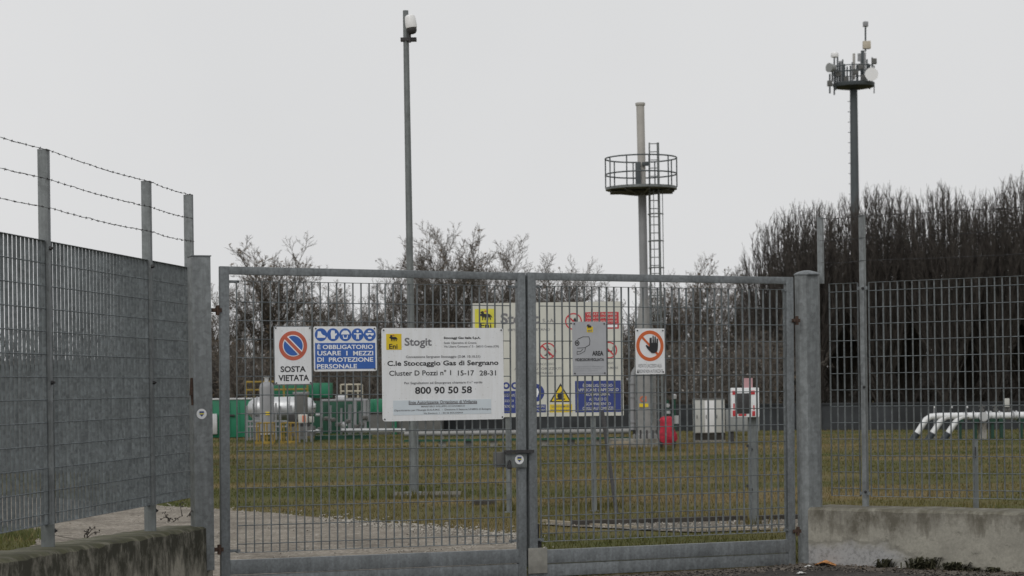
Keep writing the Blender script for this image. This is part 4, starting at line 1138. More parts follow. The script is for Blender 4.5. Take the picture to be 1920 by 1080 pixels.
for yy_ in (776, 790, 800): vp.bar(E3(464, yy_, -.3), E3(560, yy_, -.3), .028, n=6)
vp.build_each('small_pipe', VGREY, e)
E4 = Px(501, 56.5)
e = thing('filter_column', 'upright grey cylindrical column with dome top and yellow tag', 'vessel', E4.o)
r_ = 13.6*mpp(56.5); tz = E4(501, 720)[2]
MB().lathe([(r_, .25), (r_, tz - .1), (r_*.93, tz - .03), (r_*.7, tz + .03), (r_*.3, tz + .06), (.01, tz + .065)], n=24).build('shell', VGREY, e)
MB().lathe([(r_ + .02, .22), (r_ + .02, .3)], n=24).lathe([(.06, tz + .05), (.06, tz + .18), (.1, tz + .19), (.1, tz + .22)], n=12).build('flange', SILVER, e)
MB().box(E4.x(500), E4.x(507), -r_ - .012, -r_ + .02, E4.z(778), E4.z(772)).build('yellow_tag', YELL, e)
for q in (.6, 2.5, 4.2): MB().bar((r_*.8*math.cos(q), r_*.8*math.sin(q), 0), (r_*.8*math.cos(q), r_*.8*math.sin(q), .3), .035, n=6).build('leg', VGREY, e)
def guard(name, label, x0, x1, Y):
    P = Px((x0 + x1)/2, Y); e = thing(name, label, 'guard rail', P.o); b = MB()
    a, c = P(x0, 800)[0], P(x1, 800)[0]; zt = P((x0 + x1)/2, 793)[2]
    for x in (a, (a + c)/2, c):
        for y in (-.3, .3): MB().bar((x, y, .02), (x, y, zt), .021, n=6).build('post', SAFY, e)
    b = MB()
    for z in (zt, zt*.55): 
        b.bar((a, -.3, z), (c, -.3, z), .017, n=6).bar((a, .3, z), (c, .3, z), .017, n=6).bar((a, -.3, z), (a, .3, z), .017, n=6).bar((c, -.3, z), (c, .3, z), .017, n=6)
    b.build('rails', SAFY, e); MB().box(a - .05, c + .05, -.36, -.30, .0, .07).build('toe_board', SAFY, e)
guard('guard_rail', 'yellow guard rail around foot of the upright grey column', 484, 512, 55.0)
guard('guard_rail', 'yellow guard rail right of the upright grey column foot', 530, 556, 55.3)
E5 = Px(562, 57.0)
e = thing('motor_housing', 'dark grey tall boxy housing in front of silver vessel', 'machine', E5.o)
pxbox(E5, 'body', DGREY, e, 552, 738, 574, 786, 0, .5); pxbox(E5, 'cap', VGREY, e, 549, 735, 577, 739, -.04, .54); pxbox(E5, 'base', IRON, e, 540, 776, 578, 800, .05, .55); pxbox(E5, 'skid', DGREY, e, 536, 800, 588, 818, 0, .6)
E6 = Px(567, 55.8)
e = thing('switch_box', 'white switch box with orange panel on thin legs', 'switch box', E6.o)
pxbox(E6, 'box', CABW, e, 559, 777, 576, 793, 0, .15); pxbox(E6, 'orange_panel', REDO, e, 567, 779, 573, 791, -.012, 0, .002)
for x in (561, 574): q = E6(x, 800)[0]; MB().bar((q, .05, 0), (q, .05, E6.z(793)), .022, n=6).build('leg', VGREY, e)
E7 = Px(583, 56.0)
e = thing('junction_box', 'small plain white junction box right of the orange panelled one', 'switch box', E7.o)
pxbox(E7, 'box', CABW, e, 579, 781, 588, 792, 0, .12); MB().bar((0, .05, 0), (0, .05, .5), .025, n=6).build('leg', VGREY, e)
MB().bar((-.1, .0, .3), (.12, 0, .3), .02, n=6).build('conduit', SILVER, e)
E8 = Px(650, 58.5)
e = thing('pipe_rack', 'tall grey pipe rack with risers left of the large white sign', 'pipes', E8.o)
b = MB()
def L8(x0, y0, x1, y1, r, d=0): b.bar(E8(x0, y0, d), E8(x1, y1, d), r, n=8)
L8(603, 751, 603, 818, .035); L8(603, 751, 690, 750, .04); L8(666, 750, 666, 812, .05); L8(684, 751, 684, 812, .06); L8(690, 750, 690, 790, .03)
L8(620, 760, 620, 812, .03, .3); L8(640, 765, 640, 815, .035, .3); L8(656, 758, 656, 815, .06, .4); L8(675, 770, 675, 815, .04, .3)
b.build_each('riser', VGREY, e)
b = MB(); L8(588, 809, 602, 809, .07, -.1); L8(640, 807, 760, 807, .06, -.2); L8(630, 747, 648, 747, .1, .2); L8(648, 800, 641, 794, .08, -.1); b.build_each('silver_pipe', SILVER, e)
b = MB(); r5 = random.Random(3)
for x, y in ((684, 783), (678, 795), (612, 785), (624, 787), (634, 796), (668, 800), (652, 790), (600, 805)):
    q = E8(x, y, -.05); b.lathe([(.05, -.06), (.09, -.04), (.09, .04), (.05, .06)], q, 8); b.bar(q, (q[0], q[1] - .12, q[2] + .02), .025, n=5)
b.build_each('valve', DGREY, e, 2)
b = MB(); L8(592, 778, 600, 778, .05, .1); L8(584, 762, 592, 762, .09, .1); b.build_each('flange', SILVER, e)
b = MB().box(E8.x(590), E8.x(695), -.05, .5, -.02, .12); b.build('skid', GREEND, e)
E9 = Px(660, 67.0)
e = thing('beige_platform', 'pale beige tubular railing raised behind the pipe rack', 'platform', E9.o)
b = MB(); 
xs_ = [E9(x, 730)[0] for x in (639, 650, 662, 671, 679)]; zt_, zb_ = E9(0 + 660, 721)[2], E9(660, 746)[2]
for x in xs_: b.bar((x, 0, zb_ - 1.5 if x in (xs_[0], xs_[3]) else zb_), (x, 0, zt_), .03, n=6)
for z in (zt_, (zt_ + zb_)/2): b.bar((xs_[0], 0, z), (xs_[-1], 0, z), .028, n=6)
b.build('railing', BEIGE, e); MB().box(xs_[0], xs_[-1], -.05, .4, zb_ - .06, zb_).build('deck', VGREY, e)

# white pipes at right
WP = Px(1800, 50.2)
def slanted(label, x0, y0, xb, group):
    P = Px(xb, 50.2); e = thing('riser_pipe', label, 'pipe', P.o)
    a = P(x0, 781, 0); 
    pts = [(0, 0, -.05), P(xb + (x0 - xb)*.85, 787), P(x0 + 4, 781), P(x0 + 14, 780), P(1806, 779.0)]
    MB().tube(pts, .073, 14).build('pipe', WPIPE, e)
    d = Vector(pts[1]) - Vector(pts[0]); MB().tube([Vector(pts[0]), Vector(pts[0]) + d*.40], .086, 12).build('sleeve', SLEEVE, e)
    return e
slanted('leftmost of three white slanting pipes rising from grass at right', 1741, 782, 1708, None)
slanted('middle of three white slanting pipes rising from grass at right', 1770, 782, 1737, None)
slanted('rightmost of three white slanting pipes rising from grass at right', 1800, 781, 1766, None)
e = thing('white_manifold', 'thick white horizontal pipe on green supports at far right', 'pipe', WP.o)
x0, x1 = WP(1802, 780)[0], WP(2060, 780)[0]; zc = WP(1860, 779.5)[2]
MB().tube([(x0, .05, zc), (x1, .05, zc)], .086, 16).build('pipe', WPIPE, e)
for x in (1812, 1826, 1850, 1858, 1874, 1900, 1906, 1925): q = WP.x(x, 780); MB().hlathe([(.118, q - .018), (.118, q + .018)], (0, .05, zc), 18).build('flange', SILVER if x % 4 else VGREY, e)
q = WP(1842, 781)[0]; MB().bar((q, -.12, zc - .02), (q, .0, zc - .02), .115, n=20).build('blind_flange', SILVER, e)
vv = MB()
for x in (1842, 1868, 1886, 1893, 1930): q = WP.x(x); vv.bar((q, .05, zc + .08), (q, .05, zc + .28), .03, n=6).bar((q - .08, .05, zc + .24), (q + .08, .05, zc + .24), .022, n=6).lathe([(.06, .12), (.06, .18)], (q, .05, zc), 10)
vv.build_each('valve', DGREY, e, 3)
pxbox(WP, 'white_gauge', CABW, e, 1883, 747, 1892, 763, -.05, .05)
for x in (1800, 1829, 1861, 1878, 1915): q = WP.x(x); MB().box(q - .038, q + .038, .0, .10, -.02, zc - .16).box(q - .08, q + .08, -.06, .16, zc - .16, zc - .075).build('support', GREENX, e)
MB().box(WP.x(1836), WP.x(1849), -.05, .15, -.02, zc - .08).build('concrete_support', CONC, e)
for xx in (1752, 1783, 1812):
    P = Px(xx, 51.5); e = thing('vent_tip', {1752: 'left one of three thin vent pipes behind white slanting pipes', 1783: 'middle one of three thin vent pipes behind white slanting pipes', 1812: 'right one of three thin vent pipes behind white slanting pipes'}[xx], 'vent pipe', P.o)
    MB().tube([(0, 0, 0), (0, 0, P(0 + xx, 766)[2]), (.02, 0, P(xx, 761)[2])], .018, 6).build('pipe', VGREY, e); MB().lathe([(.03, P(xx, 765)[2]), (.03, P(xx, 760)[2])], (.02, 0, 0), 8).build('cap', WPIPE, e)

# edging and planks in the grass at right
def strip(name, label, pts, w, h, mat, cat, z=-.02):
    P = [Vector(p) for p in pts]; d = (P[-1] - P[0]); b = MB(); L = d.length
    n = int(L/.15); yv = []
    for i in range(n + 1):
        x = L*i/n; j = mnoise.noise(Vector((x*3, 4, L)))*.012; yv.append([(x, -w/2 + j, z), (x, -w/2 + j, h + j*.6), (x, w/2 + j, h + j*.6), (x, w/2 + j, z)])
    fs = [(4*i+q, 4*(i+1)+q, 4*(i+1)+(q+1) % 4, 4*i+(q+1) % 4) for i in range(n) for q in range(4)] + [(0, 1, 2, 3), (4*n, 4*n+3, 4*n+2, 4*n+1)]
    o = b.add([p for r in yv for p in r], fs).build(name, mat); o.location = (P[0].x, P[0].y, 0); o.rotation_euler = (0, 0, math.atan2(d.y, d.x)); return tag(o, label, cat)
strip('kerb', 'dark kerb edging across the grass behind the right gate leaf', [gnd(1075, 986), gnd(1510, 974)], .12, .055, KERBD, 'kerb')
strip('plank', 'pale plank lying slanted in grass right of gate centre', [gnd(1018, 979), gnd(1200, 992)], .07, .025, KERBL, 'plank')
strip('edging', 'pale thin edging along the gravel strip near right post', [gnd(1290, 997), gnd(1500, 994)], .06, .03, KERBL, 'edging')

# litter and weeds at the foot of the right wall
def crumple(name, label, x, y, sx, sy, h, mat, seed):
    p = gnd(x, y); r = random.Random(seed); b = MB(); n = 6; V_ = []
    for i in range(n + 1):
        for j in range(n + 1): V_.append(((i/n - .5)*sx + r.gauss(0, sx*.03), (j/n - .5)*sy + r.gauss(0, sy*.03), .012 + h*max(0, 1 - abs(i/n - .5)*1.6)*r.uniform(.35, 1)))
    V_ += [(a, b_, c - .003) for a, b_, c in V_]
    m = (n + 1)**2
    fs = [(i*(n+1)+j, (i+1)*(n+1)+j, (i+1)*(n+1)+j+1, i*(n+1)+j+1) for i in range(n) for j in range(n)]
    fs += [tuple(m + q for q in reversed(f)) for f in fs]
    o = b.add(V_, fs).build(name, mat, fix=False, smooth=False); o.location = (p.x, p.y, 0); o.rotation_euler = (0, 0, r.uniform(-.4, .4)); return tag(o, label, 'litter')
crumple('crumpled_wrapper', 'crumpled orange wrapper lying at the foot of the right wall', 1548, 1063, .17, .12, .045, LITO, 1)
crumple('paper_scrap', 'white paper scrap on the ground left of the orange wrapper', 1517, 1066, .07, .05, .02, LITW, 2)
crumple('paper_scrap', 'white scrap on the ground below the right end of wall', 1876, 1074, .06, .04, .02, LITW, 3)
crumple('paper_scrap', 'white scrap at bottom edge left of the orange wrapper', 1503, 1078, .07, .05, .015, LITW, 4)
crumple('paper_scrap', 'tiny pale scrap between two weeds at wall foot', 1687, 1068, .03, .02, .01, LITW, 5)
def weed(label, x, y, w, h, seed, n=70):
    p = RF.world(RF.loc(x, y, RWF - .05)[0], RWF - .05) if x > 1530 else gnd(x, y); p.z = 0
    r = random.Random(seed); b = MB()
    for _ in range(n):
        a_ = r.uniform(0, 6.28); d = Vector((math.cos(a_), math.sin(a_)*.5, 0)); L = w*.5*r.uniform(.4, 1); hh = h*r.uniform(.4, 1)
        t = Vector((-d.y, d.x, 0)).normalized()*r.uniform(.005, .012); o_ = Vector((r.gauss(0, w*.15), r.gauss(0, w*.06), 0))
        m_ = o_ + d*L*.55 + Vector((0, 0, hh*.8)); e_ = o_ + d*L + Vector((0, 0, hh*r.uniform(.5, 1.05)))
        b.add([o_ - t*.5, o_ + t*.5, m_ + t, m_ - t, e_], [(0, 1, 2, 3), (3, 2, 4)])
    o = b.build('weed', WEEDM, fix=False, smooth=False); o.location = p; return tag(o, label, 'weed', 'weeds along foot of right wall')
weed('small dark weed at wall foot, first right of the wrapper', 1657, 1060, .2, .10, 1)
weed('spiky dark weed, the tallest at the foot of right wall', 1732, 1062, .32, .13, 2, 170)
weed('dark weed at the foot of wall, right of the spiky one', 1790, 1066, .28, .10, 3, 140)
weed('low dark weed at wall foot between two bigger plants', 1825, 1070, .18, .05, 4)
weed('dark weed at wall foot nearest the right frame edge', 1862, 1074, .16, .06, 5)
weed('small mossy weed beside the foot of the right gate post', 1523, 1054, .16, .04, 6)
lq = []
for _ in range(420):
    q = RF.world(rng.uniform(-0.45, 2.2), RWF - .02 - abs(rng.normal(0, .10))); a_ = rng.uniform(0, 6.28); r_ = rng.uniform(.008, .024); w_ = r_*rng.uniform(.3, .6)
    c_, s_ = math.cos(a_), math.sin(a_); h_ = rng.uniform(.006, .022)
    lq += [(q.x - c_*r_, q.y - s_*r_, h_*.4 + .006), (q.x + s_*w_, q.y - c_*w_, h_ + .006), (q.x + c_*r_, q.y + s_*r_, h_*.6 + .006), (q.x - s_*w_, q.y + c_*w_, h_ + .004)]
tag(fast_mesh('leaf_litter', np.array(lq), 4, DLEAF), 'scattered brown dead leaves along the foot of right wall', 'leaves', kind='stuff')
def twiggy(label, x, y, seed, hgt):
    p = LF.world(LF.loc(x, y)[0], -.04); r = random.Random(seed); b = MB()
    z = LF.loc(x, y)[1]
    for _ in range(4):
        pts = [Vector((r.gauss(0, .03), r.gauss(0, .02), 0))]
        d = Vector((r.gauss(0, .5), r.gauss(0, .3), 1)).normalized()
        for i in range(5): d = (d + Vector((r.gauss(0, .35), r.gauss(0, .3), r.gauss(-.1, .3)))).normalized(); pts.append(pts[-1] + d*hgt/5)
        b.tube(pts, [.004 - .0005*i for i in range(6)], 4)
        for q in pts[2:]:
            t = Vector((r.gauss(0, 1), r.gauss(0, 1), r.gauss(0, 1))).normalized()*.02; u = t.orthogonal().normalized()*.009
            b.add([q - u*.3, q + t*.5 + u, q + t, q + t*.5 - u], [(0, 1, 2, 3)])
    o = b.build('dry_creeper', BARK, fix=False, smooth=False); o.location = (p.x, p.y, z); o.rotation_euler = (0, 0, LF.rot); return tag(o, label, 'plant')
twiggy('dry creeper hanging in fence corner beside left gate post', 338, 968, 3, .12)
twiggy('small dry twig plant on mossy wall between fence posts', 148, 1008, 5, .09)
twiggy('dry creeper tangle low on the left fence near second post', 308, 978, 7, .08)

# ------------------------------------------------------------------ antenna mast
AY = 118.0; A = Px(1602, AY); am = mpp(AY)
ma = thing('antenna_mast', 'tall dark telecom mast with ring of antennas on top', 'mast', A.o)
def az(y): return A(1602, y)[2]
tx = A(1600.5, 165)[0]
MB().tube([(A(1603, 500)[0]+.02, 0, 0), (tx, 0, az(160))], [.31, .215], 12).build('shaft', MASTC, ma)
def a1(cx, cy): return 1500 + cx/2.77, 30 + cy/2.77
def A1(cx, cy, d=0): return A(*a1(cx, cy), d)
ztop = A1(285, 352)[2]; pr = 1.22
MB().lathe([(.3, ztop - .35), (pr*.95, ztop - .2), (pr, ztop - .05), (pr, ztop + .02), (.2, ztop + .03)], (tx, 0, 0), 24).build('head_platform', MASTC, ma)
b = MB()
for cy in (268, 297):
    zz = A1(285, cy)[2]; b.tube([(tx + pr*math.cos(2*math.pi*i/28), pr*math.sin(2*math.pi*i/28), zz) for i in range(29)], .03, 5)
b.build('railing', MASTC, ma)
for cx, y0, y1, r_, m_ in ((155, 300, 402, .05, MASTC), (178, 210, 410, .045, MASTC), (195, 210, 360, .05, MASTC), (213, 235, 345, .13, VGREY), (230, 250, 345, .06, MASTC), (262, 258, 345, .05, MASTC), (280, 195, 330, .075, STACKW), (297, 255, 345, .07, MASTC), (308, 195, 235, .10, VGREY), (325, 180, 362, .10, MASTC), (340, 28, 185, .05, MASTC), (355, 248, 300, .06, MASTC), (375, 215, 372, .045, MASTC), (385, 350, 402, .03, MASTC), (168, 265, 340, .05, MASTC), (337, 190, 300, .06, VGREY), (205, 245, 350, .05, MASTC), (222, 225, 345, .04, MASTC), (245, 262, 345, .045, MASTC), (272, 240, 345, .05, VGREY), (318, 205, 345, .045, MASTC), (348, 225, 350, .045, MASTC), (186, 255, 385, .04, MASTC), (362, 250, 380, .04, MASTC)):
    d = rnd.uniform(-.9, .9)
    MB().tube([A1(cx, y1, d), A1(cx, y0, d)], r_, 8).build('antenna_rod', m_, ma)
q = A1(372, 302, -1.3); MB().bar(q, (q[0], q[1] + .25, q[2]), .385, .32, 24).build('dish', CAMW, ma)
q = A1(150, 268, -1.0); MB().bar(q, (q[0] + .3, q[1] + .22, q[2]), .27, .22, 20).build('dish', CABG, ma)
q = A1(180, 200, -.8); MB().lathe([(.2, -.16), (.23, -.05), (.2, .08), (.12, .15), (.01, .17)], q, 18).build('radome', CAMW, ma)
b = MB()
for cx, cy, w_, h_ in ((347, 150, .22, .22), (341, 42, .14, .14)): q = A1(cx, cy, -.1); MB().bbox(q[0] - w_, q[0] + w_, -.2, .1, q[2] - h_, q[2] + h_, .02).build('flat_antenna', BEIGE if cy > 100 else VGREY, ma)
for cx, cy in ((385, 235), (155, 350), (315, 262), (290, 290), (330, 320), (200, 300), (240, 330)): q = A1(cx, cy, -.5); MB().bbox(q[0] - .14, q[0] + .14, -.6, -.35, q[2] - .16, q[2] + .16, .02).build('radio_unit', DGREY, ma)
b = MB()
for i in range(40):
    zz = 4 + i*.6
    if zz > ztop - .6: break
    b.bar((tx - .36, -.0, zz), (tx - .15, 0, zz), .018, n=4)
b.build_each('climbing_rung', MASTC, ma)

# ------------------------------------------------------------------ trees
def seg_mesh(name, segs, mat, parent=None):
    A_ = np.array([(*s[0], *s[1], s[2], s[3]) for s in segs], float)
    P0, P1, R0, R1 = A_[:, :3], A_[:, 3:6], A_[:, 6], A_[:, 7]
    d = P1 - P0; d /= np.maximum(np.linalg.norm(d, axis=1), 1e-6)[:, None]
    h = np.where(np.abs(d[:, 2:3]) < .9, np.array([[0, 0, 1.]]), np.array([[1., 0, 0]]))
    a = np.cross(d, h); a /= np.linalg.norm(a, axis=1)[:, None]; b = np.cross(d, a)
    out = np.zeros((len(segs), 3, 4, 3)); c = []
    for j in range(3):
        q = 2*math.pi*j/3; o = a*math.cos(q) + b*math.sin(q); c.append((P0 + o*R0[:, None], P1 + o*R1[:, None]))
    for j in range(3):
        k2 = (j + 1) % 3; out[:, j, 0], out[:, j, 1], out[:, j, 2], out[:, j, 3] = c[j][0], c[k2][0], c[k2][1], c[j][1]
    return fast_mesh(name, out.reshape(-1, 3), 4, mat, parent)
def grow(r, out, p, d, L, rad0, lev, spec):
    sp = spec[lev]; n = sp['n']; pts = [p]; rr = [rad0]
    for i in range(n):
        d = (d + Vector((r.gauss(0, 1), r.gauss(0, 1), r.gauss(0, 1)))*sp['wob'] + Vector((0, 0, sp['up']))).normalized()
        p = p + d*(L/n); pts.append(p); rr.append(rad0*(1 - (i + 1)/n*(1 - sp['tip'])))
        out[lev].append((pts[-2], pts[-1], rr[-2], rr[-1]))
    if lev + 1 >= len(spec): return
    nx = spec[lev + 1]; ph = r.uniform(0, 6.283)
    for c in range(nx['count']):
        t = nx['t0'] + (1 - nx['t0'])*((c + r.random())/nx['count'])**nx.get('bias', 1.0); f = min(t*n, n - .001); i = int(f)
        q = pts[i].lerp(pts[i+1], f - i); dd = (pts[i+1] - pts[i]).normalized()
        ang = rad(r.uniform(*nx['ang'])); ax = dd.orthogonal().normalized(); ax.rotate(__import__('mathutils').Quaternion(dd, c*2.39996 + r.uniform(-.5, .5) + ph))
        nd_ = (dd*math.cos(ang) + ax*math.sin(ang)).normalized()
        grow(r, out, q, nd_, L*nx['len']*r.uniform(*nx.get('var', (.6, 1.15)))*(1 - nx['fall']*t)*(1 - nx.get('round', 0)*math.degrees(ang)/nx['ang'][1]), max(rr[i]*nx['rad'], nx['rmin']), lev + 1, spec)
def clusters(tips, r, n, sz, spread):
    V_ = []
    for _ in range(n):
        t = r.choice(tips)[1] + Vector((r.gauss(0, spread), r.gauss(0, spread), r.gauss(0, spread)))
        a = Vector((r.gauss(0, 1), r.gauss(0, 1), r.gauss(0, 1))).normalized()*sz*r.uniform(.5, 1.3); b_ = a.orthogonal().normalized()*sz*r.uniform(.3, .7)
        V_ += [t - a, t - b_, t + a, t + b_]
    return np.array([v[:] for v in V_])
def make_tree(name, seed, spec, H, r0, twigm, leaves=0, stems=1, lean=.0, bark=BARK, leafm=None):
    r = random.Random(seed); out = [[] for _ in spec]
    for s in range(stems):
        a = 6.283*s/stems + r.random(); l_ = lean if stems > 1 else 0
        grow(r, out, Vector((math.cos(a)*.12*(stems > 1), math.sin(a)*.12*(stems > 1), 0)), Vector((math.cos(a)*l_, math.sin(a)*l_, 1)).normalized(), H*r.uniform(.85, 1) if s else H, r0, 0, spec)
    root = bpy.data.objects.new(name, None); COL.objects.link(root)
    seg_mesh('trunk', out[0] + out[1], bark, root)
    seg_mesh('crown', [s for l in out[2:] for s in l], twigm, root)
    if leaves: fast_mesh('dead_leaves', clusters(out[-1] + out[-2], r, leaves, .06, .03), 4, leafm or DLEAF, root)  # with leafm set, these are pale flecks painting sky glimpses, not leaves
    return root
def dup(root):
    c = root.copy(); COL.objects.link(c)
    for ch in root.children:
        q = ch.copy(); COL.objects.link(q); q.parent = c
    return c
SPREAD = [dict(n=5, wob=.07, up=.02, tip=.5), dict(n=6, wob=.11, up=.075, tip=.22, count=18, t0=.30, ang=(8, 44), len=1.22, fall=.22, rad=.30, rmin=.022, var=(.85, 1.05), round=.15),
          dict(n=4, wob=.09, up=.07, tip=.35, count=11, t0=.18, ang=(20, 50), len=.36, fall=.25, rad=.42, rmin=.0095), dict(n=3, wob=.10, up=.06, tip=.6, count=9, t0=.1, ang=(18, 50), len=.48, fall=.3, rad=.55, rmin=.0068), dict(n=1, wob=.1, up=.05, tip=.7, count=4, t0=.2, ang=(18, 46), len=.5, fall=.2, rad=.8, rmin=.0052)]
BUSH = [dict(n=4, wob=.14, up=.03, tip=.3), dict(n=4, wob=.18, up=.05, tip=.4, count=9, t0=.1, ang=(20, 55), len=.55, fall=.4, rad=.6, rmin=.012),
        dict(n=3, wob=.22, up=.05, tip=.5, count=8, t0=.1, ang=(20, 60), len=.5, fall=.3, rad=.6, rmin=.008), dict(n=1, wob=.1, up=.04, tip=.7, count=5, t0=.2, ang=(20, 60), len=.45, fall=.2, rad=.8, rmin=.006)]
def make_upright(name, seed, H, R, stems):
    r = random.Random(seed); out = [[], [], [], []]
    p = Vector((0, 0, 0))
    for i in range(5):
        q = Vector((r.gauss(0, .04), r.gauss(0, .04), H*.11*(i + 1))); out[0].append((p, q, .17 - .024*i, .17 - .024*(i + 1))); p = q
    for k_ in range(stems):
        rho = math.sqrt((k_ + .5)/stems); a = k_*2.39996 + r.uniform(-.3, .3)
        lobe = 1 + .10*math.sin(3*a + seed) + r.gauss(0, .04)
        ex, ey = R*rho*lobe*math.cos(a), R*rho*lobe*math.sin(a)
        zt = H*(1 - .32*rho**2.4)*(1 + r.gauss(0, .018)) - (r.random() < .3)*r.uniform(.2, 1.2)
        z0 = H*r.uniform(.07, .42)*(1 - .5*rho)
        A0 = Vector((0, 0, z0)); C1 = Vector((ex*.78, ey*.78, z0 + (zt - z0)*.40)); B1 = Vector((ex, ey, zt))
        n = 7; pts = [A0*(1-t)**2 + C1*2*t*(1-t) + B1*t*t + Vector((r.gauss(0, .035), r.gauss(0, .035), 0))*(t > 0) for t in [i/n for i in range(n + 1)]]
        r0 = .036*r.uniform(.7, 1.1)
        for i in range(n): out[1].append((pts[i], pts[i+1], r0*(1 - i/n*.85), r0*(1 - (i + 1)/n*.85)))
        for c in range(21):
            t = (.14 + .86*((c + r.random())/21)**.75)*n*.999; i = int(t); q = pts[i].lerp(pts[i+1], t - i)
            d = (pts[i+1] - pts[i]).normalized(); d = (d + Vector((r.gauss(0, .22), r.gauss(0, .22), .25))).normalized()
            L = r.uniform(.45, 1.0)*(1 - .62*max(0, t/n - .5)*2)
            m = q + d*L*.5; d2 = (d + Vector((r.gauss(0, .08), r.gauss(0, .08), .10))).normalized(); e_ = m + d2*L*.5
            out[2] += [(q, m, .009, .0075), (m, e_, .0075, .0045)]
            for _ in range(4):
                w = r.random(); b0 = q.lerp(m, w*2) if w < .5 else m.lerp(e_, w*2 - 1)
                d3 = (d + Vector((r.gauss(0, .28), r.gauss(0, .28), .12))).normalized(); out[3].append((b0, b0 + d3*r.uniform(.16, .42), .007, .0045))
    root = bpy.data.objects.new(name, None); COL.objects.link(root)
    seg_mesh('trunk', out[0] + out[1], TWIGD, root); seg_mesh('crown', out[2] + out[3], TWIGR, root)
    return root
# unit heights below are the built heights; copies are scaled
protoA = make_tree('bare_tree', 64, SPREAD, 3.2, .15, TWIG, 700)
protoB = make_tree('bare_tree', 34, SPREAD, 3.4, .13, TWIG, 500)
protoC = make_tree('bare_tree', 47, SPREAD, 3.2, .12, TWIG, 200, stems=2, lean=.22)
protoU = make_upright('upright_tree', 5, 8.6, 1.75, 135)
protoV = make_upright('upright_tree', 6, 8.6, 1.6, 120)
protoS = make_tree('bare_shrub', 9, BUSH, 3.2, .035, TWIG, 260, stems=7, lean=.4)
protoW = make_tree('bare_shrub', 10, BUSH, 3.0, .03, TWIG, 170, stems=7, lean=.45, leafm=SKYFLECK)
used = set()
def height_of(root): return max(v[2] for ch in root.children for v in ch.bound_box)
HT = {p.name: height_of(p) for p in (protoA, protoB, protoC, protoU, protoV, protoS, protoW)}
PN = {p.name: p for p in (protoA, protoB, protoC, protoU, protoV, protoS, protoW)}
def plant(proto, x, ytop, Y, rz, label, cat, group, wide=1.0, lean=0.0):
    o = proto if proto.name not in used else dup(proto); used.add(proto.name)
    base = root_at(x, Y); H = at(x, ytop, Y).z
    s = H / HT[proto.name]
    o.location = base; o.rotation_euler = (0, lean, rz); o.scale = (s*wide, s*wide, s); tag(o, label, cat, group)
    return o
G1 = 'bare trees behind the site'
for a in [
  (protoA, 506, 434, 88, .3, 'bare rounded tree rising above the left gate leaf', 1.2, .02),
  (protoB, 842, 412, 92, 1.2, 'tallest bare tree behind gate centre, right of the camera pole', 1.0, 0),
  (protoC, 985, 430, 95, 2.2, 'bare forked tree above the meeting point of both gate leaves', 1.05, 0),
  (protoB, 755, 468, 90, 4.0, 'bare tree directly behind the tall camera pole', 1.0, 0),
  (protoA, 1310, 468, 98, 2.0, 'bare tree between vent stack ladder and dark tree row', .9, 0),
  (protoC, 905, 480, 99, 5.0, 'bare tree between the two tall ones behind gate centre', 1.0, 0),
  (protoB, 440, 520, 86, 5.2, 'bare tree at the left edge of the left gate leaf', 1.0, 0),
  (protoA, 600, 515, 93, 3.1, 'bare tree behind the two left gate signs', 1.1, 0),
  (protoC, 668, 522, 90, 1.0, 'low bare tree behind the blue pictogram sign', 1.0, 0),
  (protoA, 1150, 520, 95, 4.6, 'leafy brown bare tree left of the vent stack', .9, 0),
  (protoB, 1060, 515, 97, .5, 'low bare tree behind the top of notice board', 1.0, 0),
  (protoB, 1370, 500, 100, 2.7, 'bare tree beside the left end of dark tree row', 1.0, 0),
  (protoA, 1255, 505, 99, 5.7, 'low bare tree just right of the vent stack ladder', .9, 0)]:
    plant(a[0], a[1], a[2], a[3], a[4], a[5], 'tree', G1, a[6], a[7])
G2 = 'dark upright trees in a row at right'
order = ['first and lowest', 'second', 'third', 'fourth', 'fifth', 'sixth', 'seventh', 'eighth', 'ninth', 'tenth']
for i, (pr_, x, yt, Y, rz, wd, ln) in enumerate([(protoU, 1474, 386, 82, .2, 1.06, -.015), (protoV, 1522, 370, 80, 1.0, 1.0, 0), (protoU, 1582, 360, 83, 2.0, 1.05, 0), (protoV, 1652, 338, 80, 3.0, .95, 0), (protoU, 1704, 348, 82, 4.1, .9, 0),
        (protoV, 1772, 336, 79, 5.0, .95, 0), (protoU, 1816, 366, 82, 5.8, .95, 0), (protoV, 1864, 346, 80, .6, .95, 0), (protoU, 1928, 306, 82, 1.5, 1.0, 0), (protoV, 1990, 300, 80, 2.4, 1.0, 0)]):
    plant(pr_, x, yt, Y, rz, order[i] + ' dark bare upright tree from left in the right row', 'tree', G2, wd, ln)
G3 = 'bare shrubs along the back boundary'
sh_lab = {470: 'brown bare shrub above the green container at left', 560: 'brown bare shrub behind the silver vessel', 640: 'brown bare shrub above the beige railing', 730: 'brown bare shrub left of the camera pole', 800: 'brown bare shrub right of the camera pole', 870: 'brown bare shrub left of the notice board', 1190: 'brown bare shrub behind the vent stack foot', 1250: 'brown bare shrub behind the red extinguisher', 1400: 'brown bare shrub above the grey cabinet', 1450: 'brown bare shrub left of the right gate post'}
for i, (x, lab) in enumerate(sh_lab.items()):
    plant(protoS, x, 590 + 14*math.sin(i*2.1), 76 + 2*(i % 3), i*1.3, lab, 'shrub', G3, 1.15)
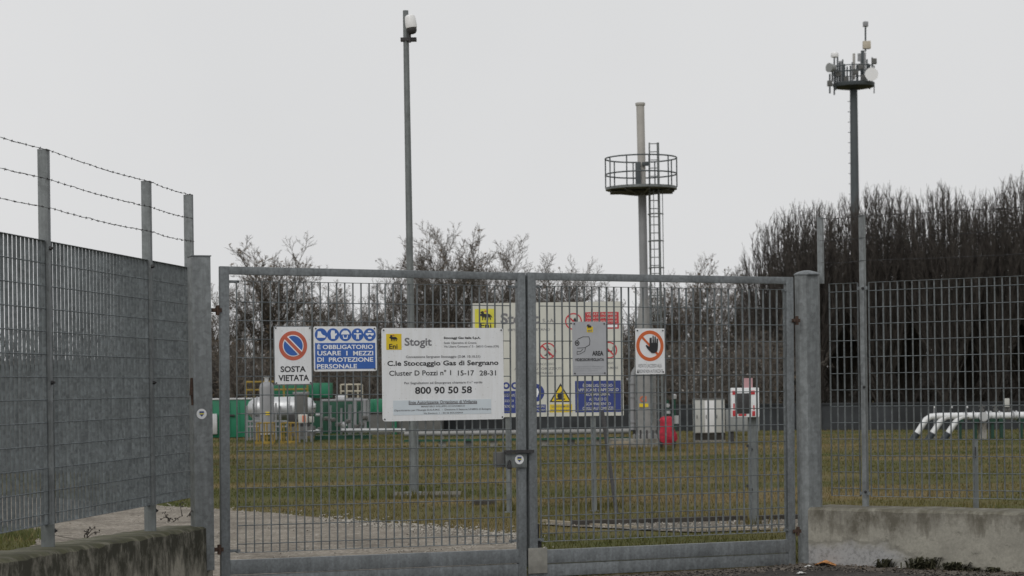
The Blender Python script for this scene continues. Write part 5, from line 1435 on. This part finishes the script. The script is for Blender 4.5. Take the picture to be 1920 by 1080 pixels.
plant(protoW, 1310, 612, 74, .7, 'shrub with sky glimpses painted as pale flecks behind the white cabinet', 'shrub', G3, 1.0)
plant(protoW, 1352, 590, 78, 2.7, 'shrub with sky glimpses painted as pale flecks above the red and white box', 'shrub', G3, .9)
# far wood: one tangled brown mass
rt = random.Random(77); segs = []
def thicket(n, x0, x1, Ya, Yb, ztop, rmin, rmax, hmin):
    for _ in range(n):
        Y = rt.uniform(Ya, Yb); x = rt.uniform(x0, x1); b0 = root_at(x, Y); zt = ztop(x)
        z = rt.random()**1.25 * zt; p = b0 + Vector((0, 0, z)); d = Vector((rt.gauss(0, .45), rt.gauss(0, .3), 1)).normalized()
        L = rt.uniform(.5, 1.3); q = p + d*L; rr = rt.uniform(rmin, rmax)*(1.6 if z < 1.5 else 1)
        segs.append((p, q, rr, rr*.6))
        for _2 in range(2):
            m = p.lerp(q, rt.random()); e2 = (d + Vector((rt.gauss(0, .5), rt.gauss(0, .3), rt.gauss(0, .3)))).normalized()*L*.5; segs.append((m, m + e2, rr*.7, rr*.4))
thicket(3200, 330, 1000, 100, 116, lambda x: (4.6 if x > 690 else 3.7) + 1.2*mnoise.noise(Vector((x*.012, 1, 0))) + .9*mnoise.noise(Vector((x*.05, 7, 0))), .016, .034, 0)
thicket(4200, 1000, 1480, 102, 118, lambda x: 4.3 + 1.0*mnoise.noise(Vector((x*.015, 4, 0))) + .8*mnoise.noise(Vector((x*.05, 2, 0))), .016, .034, 0)
thicket(3000, 1440, 2050, 88, 100, lambda x: 4.8 + 1.0*mnoise.noise(Vector((x*.02, 9, 0))), .02, .045, 0)
thicket(1500, -200, 420, 100, 116, lambda x: 4.2, .02, .04, 0)
tag(seg_mesh('far_thicket', segs, TWIGD), 'tangled dark brown thicket of bare twigs along the back', 'thicket', kind='stuff')
segs = []
thicket(7000, -300, 2200, 122, 150, lambda x: 2.6, .05, .12, 0)
tag(seg_mesh('far_wood', segs, TWIGD), 'dark band of distant woodland closing off the horizon', 'woodland', kind='stuff')
